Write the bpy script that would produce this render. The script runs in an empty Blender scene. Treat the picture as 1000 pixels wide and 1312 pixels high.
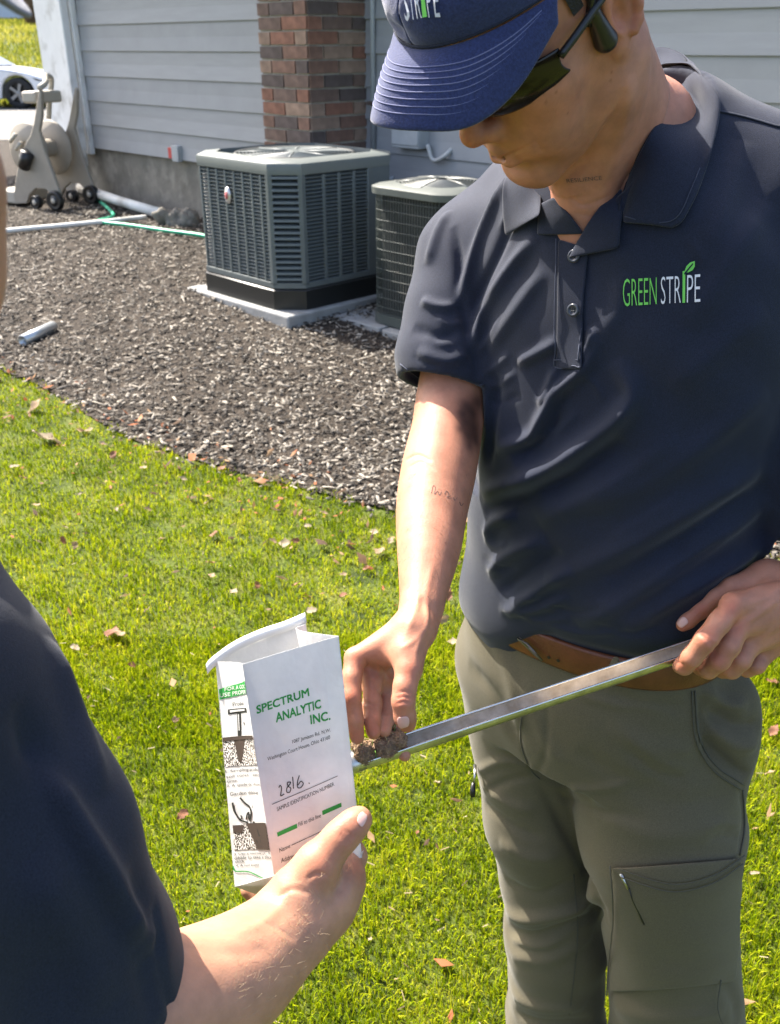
import bpy, bmesh, math, random, os
import numpy as np
from mathutils import Vector, Matrix
from mathutils.bvhtree import BVHTree

# ---------------------------------------------------------------- camera, sky, sun, exposure
SC = bpy.context.scene
FPX, PITCH, CAM = 1180.0, math.radians(26.8), np.array([0.0, 0.0, 1.65])
cd = bpy.data.cameras.new('camera'); cam = bpy.data.objects.new('camera', cd); SC.collection.objects.link(cam)
cam.location = CAM; cam.rotation_euler = (math.pi / 2 - PITCH, 0, 0)
cd.sensor_fit = 'HORIZONTAL'; cd.sensor_width = 36; cd.lens = 36 * FPX / 1000
cd.clip_start = 0.02; cd.clip_end = 500
cd.dof.use_dof = True; cd.dof.focus_distance = 1.0; cd.dof.aperture_fstop = 16
SC.camera = cam

SUN_AZ, SUN_EL = math.radians(138), math.radians(50)      # azimuth counter-clockwise from +X: behind the scene, to the left
w = bpy.data.worlds.new('World'); SC.world = w; w.use_nodes = True
nt = w.node_tree; bg = nt.nodes['Background']
sky = nt.nodes.new('ShaderNodeTexSky'); sky.sky_type = 'NISHITA'; sky.sun_disc = False; sky.dust_density = 4.0; sky.ozone_density = 0.6; sky.air_density = 0.9
sky.sun_elevation = SUN_EL; sky.sun_rotation = math.pi / 2 - SUN_AZ
nt.links.new(sky.outputs[0], bg.inputs[0]); bg.inputs[1].default_value = 0.15
sl = bpy.data.lights.new('sun', 'SUN'); sun = bpy.data.objects.new('sun', sl); SC.collection.objects.link(sun)
sl.energy = 4.9; sl.angle = math.radians(0.55); sl.color = (1.0, 0.94, 0.85)
SDIR = Vector((math.cos(SUN_AZ) * math.cos(SUN_EL), math.sin(SUN_AZ) * math.cos(SUN_EL), math.sin(SUN_EL)))
sun.rotation_euler = SDIR.to_track_quat('Z', 'Y').to_euler(); sun.location = (-3, 2, 6)
vs = SC.view_settings; vs.view_transform = 'Standard'; vs.look = 'None'; vs.gamma = 1; vs.use_curve_mapping = False
vs.exposure = 1.62
SC.cycles.max_bounces = 8; SC.cycles.transparent_max_bounces = 8

# ---------------------------------------------------------------- geometry helpers
CF = np.array([0, math.cos(PITCH), -math.sin(PITCH)]); CU = np.array([0, math.sin(PITCH), math.cos(PITCH)]); CR = np.array([1.0, 0, 0])
def P(x, y, d):
    """point at distance d along the optical axis under photo pixel x, y"""
    return CAM + d * ((x - 500) / FPX * CR + (656 - y) / FPX * CU + CF)
def ray(x, y):
    v = (x - 500) / FPX * CR + (656 - y) / FPX * CU + CF
    return v / np.linalg.norm(v)
def px(p):
    q = np.asarray(p, float) - CAM; d = q @ CF
    return 500 + FPX * (q @ CR) / d, 656 - FPX * (q @ CU) / d, d
def sstep(a, b, x):
    t = np.clip((np.asarray(x, float) - a) / (b - a), 0, 1); return t * t * (3 - 2 * t)
def gz(y):
    """height of the ground at distance y"""
    return 0.30 * sstep(3.0, 8.2, y) + 0.07 * sstep(9, 20, y) + 2.3 * sstep(25, 48, y) + 3.0 * sstep(45, 90, y)
def G(x, y):
    """ground point under photo pixel"""
    r = ray(x, y); t = 0.5
    for _ in range(4000):
        q = CAM + r * t
        if q[2] < gz(q[1]): break
        t += 0.02
    for _ in range(30):
        q = CAM + r * t; t += (q[2] - float(gz(q[1]))) / max(1e-3, -r[2]) * 0.5
    q = CAM + r * t
    return np.array([q[0], q[1], float(gz(q[1]))])
rng = np.random.default_rng(7); random.seed(7)

ROOT = {}
def put(o, parent=None, loc=None):
    SC.collection.objects.link(o)
    if parent is not None:
        o.parent = parent; ROOT[o.name] = ROOT[parent.name]
    else:
        ROOT[o.name] = np.zeros(3) if loc is None else np.asarray(loc, float)
        if loc is not None: o.location = loc
    return o
def tag(o, label=None, cat=None, group=None, kind=None):
    if label: o['label'] = label
    if cat: o['category'] = cat
    if group: o['group'] = group
    if kind: o['kind'] = kind
    return o
def thing(name, loc, label, cat, group=None):
    o = bpy.data.objects.new(name, None); o.empty_display_size = 0.05
    put(o, None, loc); return tag(o, label, cat, group)
def mesh(name, V, F, mat=None, parent=None, smooth=True, loc=None):
    """one mesh object from world-space vertices"""
    V = np.asarray(V, np.float32).reshape(-1, 3)
    off = ROOT[parent.name] if parent is not None else (np.zeros(3) if loc is None else np.asarray(loc, float))
    me = bpy.data.meshes.new(name)
    if isinstance(F, np.ndarray) and F.ndim == 2:
        n, k = F.shape
        me.vertices.add(len(V)); me.vertices.foreach_set('co', (V - off).astype(np.float32).ravel())
        me.loops.add(n * k); me.loops.foreach_set('vertex_index', F.astype(np.int32).ravel())
        me.polygons.add(n); me.polygons.foreach_set('loop_start', np.arange(0, n * k, k, dtype=np.int32))
        me.update(calc_edges=True)
    else:
        me.from_pydata([tuple(v) for v in (V - off)], [], [tuple(int(i) for i in f) for f in F])
    me.validate(verbose=False)
    if mat is not None:
        for m in (mat if isinstance(mat, (list, tuple)) else [mat]): me.materials.append(m)
    if smooth: me.polygons.foreach_set('use_smooth', np.ones(len(me.polygons), bool))
    o = bpy.data.objects.new(name, me)
    return put(o, parent, loc)
class MB:
    """collects shapes into one mesh"""
    def __init__(s): s.V = []; s.F = []; s.n = 0
    def add(s, V, F):
        V = np.asarray(V, float).reshape(-1, 3); s.V.append(V); s.F += [[i + s.n for i in f] for f in F]; s.n += len(V); return s
    def box(s, c, sx, sy, sz, M=None):
        """box centred at c with full sizes, M columns = axes"""
        M = np.eye(3) if M is None else np.asarray(M)
        k = np.array([[a, b, e] for a in (-.5, .5) for b in (-.5, .5) for e in (-.5, .5)]) * [sx, sy, sz]
        return s.add(k @ M.T + np.asarray(c), [(0, 1, 3, 2), (4, 6, 7, 5), (0, 4, 5, 1), (2, 3, 7, 6), (0, 2, 6, 4), (1, 5, 7, 3)])
    def prism(s, poly, axis):
        """polygon (n,3) swept by vector axis"""
        p = np.asarray(poly, float); n = len(p)
        return s.add(np.vstack([p, p + np.asarray(axis)]), [list(range(n))[::-1], list(range(n, 2 * n))] + [[i, (i + 1) % n, n + (i + 1) % n, n + i] for i in range(n)])
    def tube(s, pts, r, seg=10, cap=True, closed=False):
        pts = np.asarray(pts, float); n = len(pts); r = np.broadcast_to(np.asarray(r, float), (n,))
        T = np.gradient(pts, axis=0) if not closed else np.roll(pts, -1, 0) - np.roll(pts, 1, 0)
        T /= np.linalg.norm(T, axis=1, keepdims=True) + 1e-12
        up = np.array([0, 0, 1.0]) if abs(T[0][2]) < .9 else np.array([1.0, 0, 0])
        N = np.cross(T[0], up); N /= np.linalg.norm(N); V = []
        for i in range(n):
            N = N - T[i] * (N @ T[i]); N /= np.linalg.norm(N) + 1e-12; B = np.cross(T[i], N)
            a = np.arange(seg) * 2 * math.pi / seg
            V.append(pts[i] + r[i] * (np.cos(a)[:, None] * N + np.sin(a)[:, None] * B))
        F = []
        for i in range(n if closed else n - 1):
            j = (i + 1) % n
            for a in range(seg): b = (a + 1) % seg; F.append((i * seg + a, i * seg + b, j * seg + b, j * seg + a))
        if cap and not closed: F += [tuple(range(seg))[::-1], tuple((n - 1) * seg + a for a in range(seg))]
        return s.add(np.vstack(V), F)
    def lathe(s, prof, c, M=None, seg=24, a0=0, a1=2 * math.pi):
        """profile of (radius, height) turned round the third axis of M"""
        M = np.eye(3) if M is None else np.asarray(M); full = abs(a1 - a0 - 2 * math.pi) < 1e-6
        m = seg if full else seg + 1; a = a0 + np.arange(m) * (a1 - a0) / seg
        V = np.vstack([np.stack([r * np.cos(a), r * np.sin(a), np.full(m, h)], 1) for r, h in prof])
        F = [(i * m + j, i * m + (j + 1) % m, (i + 1) * m + (j + 1) % m, (i + 1) * m + j) for i in range(len(prof) - 1) for j in range(seg)]
        return s.add(V @ M.T + np.asarray(c), F)
    def grid(s, A, flip=False):
        """A (n,m,3) patch"""
        n, m = A.shape[:2]
        F = [(i * m + j, i * m + j + 1, (i + 1) * m + j + 1, (i + 1) * m + j) for i in range(n - 1) for j in range(m - 1)]
        if flip: F = [f[::-1] for f in F]
        return s.add(A.reshape(-1, 3), F)
    def build(s, name, mat=None, parent=None, smooth=False, loc=None, bevel=0, seg=2, solid=0, sub=0):
        o = mesh(name, np.vstack(s.V), s.F, mat, parent, smooth, loc)
        if solid:
            m = o.modifiers.new('solidify', 'SOLIDIFY'); m.thickness = solid; m.offset = 0
        if bevel:
            m = o.modifiers.new('bevel', 'BEVEL'); m.width = bevel; m.segments = seg; m.limit_method = 'ANGLE'; m.harden_normals = False
            if smooth is False: o.data.polygons.foreach_set('use_smooth', np.ones(len(o.data.polygons), bool))
            try: o.data.set_sharp_from_angle(angle=math.radians(40))
            except Exception: pass
        if sub:
            m = o.modifiers.new('sub', 'SUBSURF'); m.levels = sub; m.render_levels = sub
        return o
def frame(x, z=(0, 0, 1)):
    x = np.asarray(x, float); x = x / np.linalg.norm(x); z = np.asarray(z, float); y = np.cross(z, x); y /= np.linalg.norm(y); z = np.cross(x, y)
    return np.stack([x, y, z], 1)
def catmull(pts, n=8):
    p = np.asarray(pts, float); q = np.vstack([2 * p[0] - p[1], p, 2 * p[-1] - p[-2]]); out = []
    for i in range(1, len(q) - 2):
        for t in np.arange(n) / n:
            out.append(.5 * ((2 * q[i]) + (-q[i - 1] + q[i + 1]) * t + (2 * q[i - 1] - 5 * q[i] + 4 * q[i + 1] - q[i + 2]) * t * t + (-q[i - 1] + 3 * q[i] - 3 * q[i + 1] + q[i + 2]) * t ** 3))
    return np.vstack([out, q[-2]])

# ---------------------------------------------------------------- materials
def mat(name, col, rough=.6, var=.0, vs=8., bump=0., bs=60., metal=0., sheen=0., sss=0., sssr=(1., .35, .2), spec=.5, col2=None, trans=0., dirt=None, ds=3., coat=0., stretch=None, bd=.002, ior=1.45):
    m = bpy.data.materials.new(name); m.use_nodes = True; n = m.node_tree.nodes; l = m.node_tree.links
    b = n['Principled BSDF']; b.inputs['Roughness'].default_value = rough; b.inputs['Metallic'].default_value = metal
    b.inputs['Specular IOR Level'].default_value = spec; b.inputs['Base Color'].default_value = (*col, 1)
    if sheen: b.inputs['Sheen Weight'].default_value = sheen; b.inputs['Sheen Roughness'].default_value = .45
    if coat: b.inputs['Coat Weight'].default_value = coat
    if sss:
        b.inputs['Subsurface Weight'].default_value = sss; b.inputs['Subsurface Radius'].default_value = sssr; b.inputs['Subsurface Scale'].default_value = .006
    tc = n.new('ShaderNodeTexCoord'); src = tc.outputs['Object']
    if stretch:
        mp = n.new('ShaderNodeMapping'); mp.inputs['Scale'].default_value = stretch; l.new(src, mp.inputs[0]); src = mp.outputs[0]
    if var or col2:
        t = n.new('ShaderNodeTexNoise'); t.inputs['Scale'].default_value = vs; t.inputs['Detail'].default_value = 6; t.inputs['Roughness'].default_value = .6; l.new(src, t.inputs[0])
        r = n.new('ShaderNodeValToRGB'); l.new(t.outputs[0], r.inputs[0])
        c2 = col2 or tuple(c * (1 - var) for c in col); c1 = col if col2 else tuple(min(1, c * (1 + var)) for c in col)
        r.color_ramp.elements[0].color = (*c2, 1); r.color_ramp.elements[1].color = (*c1, 1)
        r.color_ramp.elements[0].position = .32; r.color_ramp.elements[1].position = .68
        out = r.outputs[0]
        if dirt:
            t2 = n.new('ShaderNodeTexNoise'); t2.inputs['Scale'].default_value = ds; t2.inputs['Detail'].default_value = 8; l.new(src, t2.inputs[0])
            r2 = n.new('ShaderNodeValToRGB'); l.new(t2.outputs[0], r2.inputs[0]); r2.color_ramp.elements[0].position = .52; r2.color_ramp.elements[1].position = .72
            mx = n.new('ShaderNodeMix'); mx.data_type = 'RGBA'; l.new(r2.outputs[0], mx.inputs[0]); l.new(out, mx.inputs[6]); mx.inputs[7].default_value = (*dirt, 1); out = mx.outputs[2]
        l.new(out, b.inputs['Base Color'])
    if bump:
        t = n.new('ShaderNodeTexNoise'); t.inputs['Scale'].default_value = bs; t.inputs['Detail'].default_value = 5; l.new(src, t.inputs[0])
        bp = n.new('ShaderNodeBump'); bp.inputs['Strength'].default_value = bump; bp.inputs['Distance'].default_value = bd; l.new(t.outputs[0], bp.inputs['Height']); l.new(bp.outputs[0], b.inputs['Normal'])
    if trans:
        tr = n.new('ShaderNodeBsdfTranslucent'); mxs = n.new('ShaderNodeMixShader'); mxs.inputs[0].default_value = trans
        o = n['Material Output']; l.new(b.outputs[0], mxs.inputs[1]); l.new(tr.outputs[0], mxs.inputs[2]); l.new(mxs.outputs[0], o.inputs[0])
        bc = b.inputs['Base Color']
        if bc.is_linked: l.new(bc.links[0].from_socket, tr.inputs[0])
        else: tr.inputs[0].default_value = (*col, 1)
    return m

BLACKP = mat('black_plastic', (.012, .012, .013), .35, bump=.08, bs=300)
STEEL = mat('steel', (.55, .55, .54), .28, metal=1., var=.2, vs=60, bump=.1, bs=200)

# ---------------------------------------------------------------- smooth-blended solids (signed distances on a grid, meshed with surface nets)
class Solid:
    def __init__(s, lo, hi, h):
        s.lo = np.asarray(lo, float); s.h = h; s.n = np.ceil((np.asarray(hi) - s.lo) / h).astype(int) + 1
        s.F = np.full(s.n, .5, np.float32); s.ax = [(s.lo[i] + h * np.arange(s.n[i])).astype(np.float32) for i in range(3)]
    def _sl(s, lo, hi):
        a = np.clip(np.floor((np.asarray(lo) - s.lo) / s.h).astype(int), 0, s.n); b = np.clip(np.ceil((np.asarray(hi) - s.lo) / s.h).astype(int) + 1, 0, s.n)
        return tuple(slice(i, j) for i, j in zip(a, b))
    def op(s, fn, lo, hi, k=0., sub=False):
        sl = s._sl(lo, hi)
        if any(q.stop <= q.start for q in sl): return s
        X, Y, Z = s.ax[0][sl[0]][:, None, None], s.ax[1][sl[1]][None, :, None], s.ax[2][sl[2]][None, None, :]
        d = fn(X, Y, Z).astype(np.float32); A = s.F[sl]
        if sub:
            e = -d
            if k: h = np.maximum(k - np.abs(A - e), 0) / k; s.F[sl] = np.maximum(A, e) + h * h * k * .25
            else: s.F[sl] = np.maximum(A, e)
        else:
            if k: h = np.maximum(k - np.abs(A - d), 0) / k; s.F[sl] = np.minimum(A, d) - h * h * k * .25
            else: s.F[sl] = np.minimum(A, d)
        return s
    def cone(s, a, b, ra, rb, k=.01, sub=False, flat=None):
        """capsule tapering from ra to rb; flat=(axis, factor) thins it along axis"""
        a = np.asarray(a, float); b = np.asarray(b, float); m = max(ra, rb) + k + 3 * s.h
        v = b - a; L = max(v @ v, 1e-12)
        def fn(X, Y, Z):
            x, y, z = X - a[0], Y - a[1], Z - a[2]
            t = np.clip((x * v[0] + y * v[1] + z * v[2]) / L, 0, 1)
            x = x - t * v[0]; y = y - t * v[1]; z = z - t * v[2]
            if flat is not None:
                f, q = flat; f = np.asarray(f) / np.linalg.norm(f); e = (x * f[0] + y * f[1] + z * f[2]) * (q - 1)
                x = x + e * f[0]; y = y + e * f[1]; z = z + e * f[2]
            return np.sqrt(x * x + y * y + z * z) - (ra + (rb - ra) * t)
        return s.op(fn, np.minimum(a, b) - m, np.maximum(a, b) + m, k, sub)
    def chain(s, pts, k=.01, **kw):
        """pts: list of (point, radius)"""
        for (a, ra), (b, rb) in zip(pts[:-1], pts[1:]): s.cone(a, b, ra, rb, k, **kw)
        return s
    def ell(s, c, r, M=None, k=.01, sub=False):
        c = np.asarray(c, float); r = np.asarray(r, float); M = np.eye(3) if M is None else np.asarray(M); m = max(r) + k + 3 * s.h
        def fn(X, Y, Z):
            x, y, z = X - c[0], Y - c[1], Z - c[2]
            u = [(x * M[0, i] + y * M[1, i] + z * M[2, i]) for i in range(3)]
            n = np.sqrt(sum((u[i] / r[i]) ** 2 for i in range(3))); g = np.sqrt(sum((u[i] / r[i] ** 2) ** 2 for i in range(3))) + 1e-9
            return n * (n - 1) / g
        return s.op(fn, c - m, c + m, k, sub)
    def loft(s, secs, yaw, k=.02, p=2.3, zpad=.02):
        """stack of superellipse sections (z, cx, cy, half width, half depth); width axis turned by yaw"""
        S = np.array(secs, float); ex = np.array([math.cos(yaw), math.sin(yaw)]); ey = np.array([-ex[1], ex[0]])
        z0, z1 = S[0, 0], S[-1, 0]; m = S[:, 3].max() + .05
        def fn(X, Y, Z):
            zz = np.clip(Z, z0, z1).ravel(); cs = [pchip(S[:, 0], S[:, i], zz)[None, None, :] for i in (1, 2, 3, 4)]
            x, y = X - cs[0], Y - cs[1]; u = np.abs(x * ex[0] + y * ex[1]) / cs[2]; v = np.abs(x * ey[0] + y * ey[1]) / cs[3]
            q = (u ** p + v ** p) ** (1 / p) + 1e-6; rr = np.sqrt(x * x + y * y)
            d = rr * (1 - 1 / q); d = np.where(q < .3, -np.minimum(cs[2], cs[3]) * .7 + 0 * d, d)
            dz = np.maximum(z0 - Z, Z - z1)
            return np.where(dz > 0, np.sqrt(np.maximum(d, 0) ** 2 + dz ** 2), np.maximum(d, dz))
        c = S[:, 1:3].mean(0)
        return s.op(fn, [c[0] - m - .1, c[1] - m - .1, z0 - zpad - k], [c[0] + m + .1, c[1] + m + .1, z1 + zpad + k], k)
    def plane(s, pt, nrm, lo=None, hi=None):
        """cut away the side nrm points to"""
        pt = np.asarray(pt, float); nrm = np.asarray(nrm, float) / np.linalg.norm(nrm)
        lo = s.lo if lo is None else lo; hi = s.lo + s.h * s.n if hi is None else hi
        return s.op(lambda X, Y, Z: -((X - pt[0]) * nrm[0] + (Y - pt[1]) * nrm[1] + (Z - pt[2]) * nrm[2]), lo, hi, 0, True)
    def mesh(s):
        F = s.F; n = s.n; S = F < 0
        c = sum(S[i:n[0] - 1 + i, j:n[1] - 1 + j, k:n[2] - 1 + k].astype(np.int8) for i in (0, 1) for j in (0, 1) for k in (0, 1))
        I = np.argwhere((c > 0) & (c < 8)); idx = np.full(n - 1, -1, np.int32); idx[I[:, 0], I[:, 1], I[:, 2]] = np.arange(len(I))
        off = [(i, j, k) for i in (0, 1) for j in (0, 1) for k in (0, 1)]
        val = np.stack([F[I[:, 0] + o[0], I[:, 1] + o[1], I[:, 2] + o[2]] for o in off], 1)
        acc = np.zeros((len(I), 3)); cnt = np.zeros(len(I))
        for a in range(8):
            for b in range(a + 1, 8):
                if sum(abs(off[a][q] - off[b][q]) for q in range(3)) != 1: continue
                m = (val[:, a] < 0) != (val[:, b] < 0); t = val[m, a] / (val[m, a] - val[m, b])
                acc[m] += np.array(off[a]) + t[:, None] * (np.array(off[b]) - np.array(off[a])); cnt[m] += 1
        V = s.lo + s.h * (I + acc / cnt[:, None]); Q = []
        for ax in range(3):
            u, w_ = [q for q in range(3) if q != ax]
            sl0 = [slice(1, -1)] * 3; sl1 = [slice(1, -1)] * 3; sl0[ax] = slice(0, -1); sl1[ax] = slice(1, None)
            A, B = S[tuple(sl0)], S[tuple(sl1)]
            E = np.argwhere(A != B); inside = A[E[:, 0], E[:, 1], E[:, 2]]
            E = E + 1; E[:, ax] -= 1
            def cell(du, dw): q = E.copy(); q[:, u] -= du; q[:, w_] -= dw; return idx[q[:, 0], q[:, 1], q[:, 2]]
            q = np.stack([cell(1, 1), cell(0, 1), cell(0, 0), cell(1, 0)], 1)
            flip = inside if ax != 1 else ~inside
            q[~flip] = q[~flip][:, ::-1]; Q.append(q)
        return V, np.vstack(Q).astype(np.int32)
def pchip(xs, ys, x):
    """monotone cubic through the knots"""
    xs = np.asarray(xs, float); ys = np.asarray(ys, float); h = np.diff(xs); dl = np.diff(ys) / h; m = np.zeros(len(xs)); m[0], m[-1] = dl[0], dl[-1]
    for i in range(1, len(xs) - 1):
        if dl[i - 1] * dl[i] > 0: w1, w2 = 2 * h[i] + h[i - 1], h[i] + 2 * h[i - 1]; m[i] = (w1 + w2) / (w1 / dl[i - 1] + w2 / dl[i])
    i = np.clip(np.searchsorted(xs, x) - 1, 0, len(h) - 1); t = (np.clip(x, xs[0], xs[-1]) - xs[i]) / h[i]
    return (1 + 2 * t) * (1 - t) ** 2 * ys[i] + t * (1 - t) ** 2 * h[i] * m[i] + t * t * (3 - 2 * t) * ys[i + 1] + t * t * (t - 1) * h[i] * m[i + 1]
def vnormals(V, Q):
    a = np.cross(V[Q[:, 2]] - V[Q[:, 0]], V[Q[:, 3 if Q.shape[1] == 4 else 2]] - V[Q[:, 1]])
    N = np.zeros_like(V)
    for i in range(Q.shape[1]): np.add.at(N, Q[:, i], a)
    return N / (np.linalg.norm(N, axis=1, keepdims=True) + 1e-12)
def relax(V, Q, it=2, lam=.5):
    E = np.vstack([Q[:, [i, (i + 1) % Q.shape[1]]] for i in range(Q.shape[1])]); cnt = np.bincount(E.ravel(), minlength=len(V)).astype(float)[:, None] + 1e-9
    for _ in range(it):
        S = np.stack([np.bincount(E[:, 0], V[E[:, 1], c], len(V)) + np.bincount(E[:, 1], V[E[:, 0], c], len(V)) for c in range(3)], 1)
        V = V + lam * (S / cnt - V)
    return V
def bvh(V, Q): return BVHTree.FromPolygons(V.tolist(), Q.tolist())
def hit(tree, x, y, off=0., back=None):
    """surface point under a photo pixel, lifted by off towards its normal"""
    r = ray(x, y); h = tree.ray_cast(Vector(CAM), Vector(r))
    if h[0] is None:
        if back is None: return None
        h = tree.find_nearest(Vector(P(x, y, back)))
    nn = np.array(h[1]); nn = nn if nn @ r < 0 else -nn
    return np.array(h[0]) + nn * off
def drape(tree, pts, off=0., n=10, back=None):
    """pixel polyline laid on a surface"""
    q = catmull(np.array(pts, float)[:, :2], n); out = [hit(tree, a, b, off, back) for a, b in q]
    return np.array([o for o in out if o is not None])
def seg_dist(V, line):
    """distance to a polyline and position along it (0..1)"""
    best = np.full(len(V), 1e9); tt = np.zeros(len(V)); L = np.r_[0, np.cumsum(np.linalg.norm(np.diff(line, axis=0), axis=1))]
    for i in range(len(line) - 1):
        a, b = line[i], line[i + 1]; v = b - a; t = np.clip(((V - a) @ v) / (v @ v + 1e-12), 0, 1)
        d = np.linalg.norm(V - a - t[:, None] * v, axis=1); m = d < best
        best[m] = d[m]; tt[m] = (L[i] + t[m] * (L[i + 1] - L[i])) / L[-1]
    return best, tt
def crease(V, N, line, w, amp, taper=True):
    """raise (amp>0) or sink (amp<0) the surface along a line"""
    lo, hi = line.min(0) - 3 * w, line.max(0) + 3 * w; m = np.where(((V > lo) & (V < hi)).all(1))[0]
    if not len(m): return
    d, t = seg_dist(V[m], line); f = np.exp(-(d / w) ** 2)
    if taper: f *= np.clip(np.minimum(t, 1 - t) * 5, 0, 1) ** .7
    V[m] += N[m] * (amp * f)[:, None]
def text(body, size=1., xs=1., align='LEFT', bold=0., shear=0.):
    """flat glyph outlines as (verts2d, faces)"""
    c = bpy.data.curves.new('t', 'FONT'); c.body = body; c.size = size; c.align_x = align; c.offset = bold; c.shear = shear; c.resolution_u = 3
    o = bpy.data.objects.new('t', c); SC.collection.objects.link(o); dg = bpy.context.evaluated_depsgraph_get(); me = o.evaluated_get(dg).to_mesh()
    V = np.array([v.co[:2] for v in me.vertices]) if len(me.vertices) else np.zeros((0, 2)); F = [list(p.vertices) for p in me.polygons]
    o.evaluated_get(dg).to_mesh_clear(); bpy.data.objects.remove(o); bpy.data.curves.remove(c)
    if len(V): V[:, 0] *= xs
    return V, F
def add_tint(m):
    """multiply a material's colour by the mesh attribute 'tint'"""
    n = m.node_tree.nodes; l = m.node_tree.links; b = n['Principled BSDF'].inputs['Base Color']; a = n.new('ShaderNodeAttribute'); a.attribute_name = 'tint'
    x = n.new('ShaderNodeMix'); x.data_type = 'RGBA'; x.blend_type = 'MULTIPLY'; x.inputs[0].default_value = 1; l.new(b.links[0].from_socket, x.inputs[6]); l.new(a.outputs['Color'], x.inputs[7]); l.new(x.outputs[2], b)
def set_tint(o, T):
    at = o.data.color_attributes.new('tint', 'FLOAT_COLOR', 'POINT'); at.data.foreach_set('color', np.hstack([T, np.ones((len(T), 1))]).astype(np.float32).ravel())
def dab(T, V, p, r, col):
    d = np.linalg.norm(V - p, axis=1) / r; f = np.exp(-d ** 2)[:, None]; T *= 1 - f * (1 - np.array(col))
class Clay:
    """records blended shapes, then meshes them on a grid that just fits"""
    def __init__(s): s.ops = []; s.lo = np.full(3, 1e9); s.hi = -s.lo
    def _b(s, p, r): s.lo = np.minimum(s.lo, np.asarray(p) - r); s.hi = np.maximum(s.hi, np.asarray(p) + r)
    def cone(s, a, b, ra, rb, k=.01, sub=False, flat=None):
        if not sub: s._b(a, ra + .008); s._b(b, rb + .008)
        s.ops.append(('cone', (a, b, ra, rb, k, sub, flat))); return s
    def chain(s, pts, k=.01, flat=None, sub=False):
        for (a, ra), (b, rb) in zip(pts[:-1], pts[1:]): s.cone(a, b, ra, rb, k, sub, flat)
        return s
    def ell(s, c, r, M=None, k=.01, sub=False):
        if not sub: s._b(c, max(r) + .008)
        s.ops.append(('ell', (c, r, M, k, sub))); return s
    def loft(s, secs, yaw, k=.02, p=2.3):
        for q in secs: s._b((q[1], q[2], q[0]), np.array([max(q[3], q[4]) + .01] * 2 + [.01]))
        s.ops.append(('loft', (secs, yaw, k, p))); return s
    def plane(s, pt, n, lo=None, hi=None): s.ops.append(('plane', (pt, n, lo, hi))); return s
    def build(s, h, relaxed=2):
        S = Solid(s.lo - 2 * h, s.hi + 2 * h, h)
        for nme, a in s.ops: getattr(S, nme)(*a)
        V, Q = S.mesh()
        return (relax(V, Q, relaxed) if relaxed else V), Q
def J(x, y, d, r): return (P(x, y, d), r * d / FPX)
def smooth_chain(pts, n=4):
    A = np.array([[*p, r] for p, r in pts]); B = catmull(A, n); return [(b[:3], b[3]) for b in B]
def join(*ms):
    V, Q, n = [], [], 0
    for v, q in ms: V.append(v); Q.append(q + n); n += len(v)
    return np.vstack(V), np.vstack(Q)

# ================================================================ ground, lawn, mulch
def ramp_mat(name, cols, scale, rough=.9, bump=.6, bs=40., bd=.02, detail=8, island=False, trans=0., mixscale=None, spec=.3, pos=None):
    m = bpy.data.materials.new(name); m.use_nodes = True; n = m.node_tree.nodes; l = m.node_tree.links; b = n['Principled BSDF']; b.inputs['Roughness'].default_value = rough; b.inputs['Specular IOR Level'].default_value = spec
    tc = n.new('ShaderNodeTexCoord'); t = n.new('ShaderNodeTexNoise'); t.inputs['Scale'].default_value = scale; t.inputs['Detail'].default_value = detail; l.new(tc.outputs['Object'], t.inputs[0])
    r = n.new('ShaderNodeValToRGB'); e = r.color_ramp.elements
    pos = pos or list(np.linspace(.3, .7, len(cols)))
    while len(e) < len(cols): e.new(.5)
    for i, c_ in enumerate(cols): e[i].position = pos[i]; e[i].color = (*c_, 1)
    if island:
        g = n.new('ShaderNodeNewGeometry'); ma = n.new('ShaderNodeMath'); ma.operation = 'MULTIPLY_ADD'; l.new(g.outputs['Random Per Island'], ma.inputs[0]); ma.inputs[1].default_value = island
        mb = n.new('ShaderNodeMath'); mb.operation = 'ADD'; l.new(t.outputs[0], ma.inputs[2]); l.new(ma.outputs[0], mb.inputs[0]); mb.inputs[1].default_value = -island / 2; l.new(mb.outputs[0], r.inputs[0])
    else: l.new(t.outputs[0], r.inputs[0])
    l.new(r.outputs[0], b.inputs['Base Color'])
    if bump:
        t2 = n.new('ShaderNodeTexNoise'); t2.inputs['Scale'].default_value = bs; t2.inputs['Detail'].default_value = 8; l.new(tc.outputs['Object'], t2.inputs[0])
        bp = n.new('ShaderNodeBump'); bp.inputs['Strength'].default_value = bump; bp.inputs['Distance'].default_value = bd; l.new(t2.outputs[0], bp.inputs['Height']); l.new(bp.outputs[0], b.inputs['Normal'])
    if trans:
        tr = n.new('ShaderNodeBsdfTranslucent'); mx = n.new('ShaderNodeMixShader'); mx.inputs[0].default_value = trans; l.new(r.outputs[0], tr.inputs[0]); l.new(b.outputs[0], mx.inputs[1]); l.new(tr.outputs[0], mx.inputs[2]); l.new(mx.outputs[0], n['Material Output'].inputs[0])
    return m
SOILG = ramp_mat('lawn_soil', [(.05, .065, .012), (.09, .11, .018), (.14, .13, .045)], 6, bump=.8, bs=60)
ys = np.r_[np.linspace(-3, 10, 66), np.linspace(10.5, 60, 60), np.linspace(65, 260, 20)]; xs = np.r_[np.linspace(-160, -14, 14), np.linspace(-12, 12, 40), np.linspace(14, 160, 14)]
GR = np.array([[(x, y, gz(y) - .004) for x in xs] for y in ys])
FIELD = ramp_mat('ground_turf', [(.030, .044, .006), (.065, .088, .007), (.11, .115, .018)], 7, bump=.8, bs=50)
tag(MB().grid(GR).build('ground', FIELD, None, True), 'rising grass ground reaching far behind the house', 'ground', None, 'structure')
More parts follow.
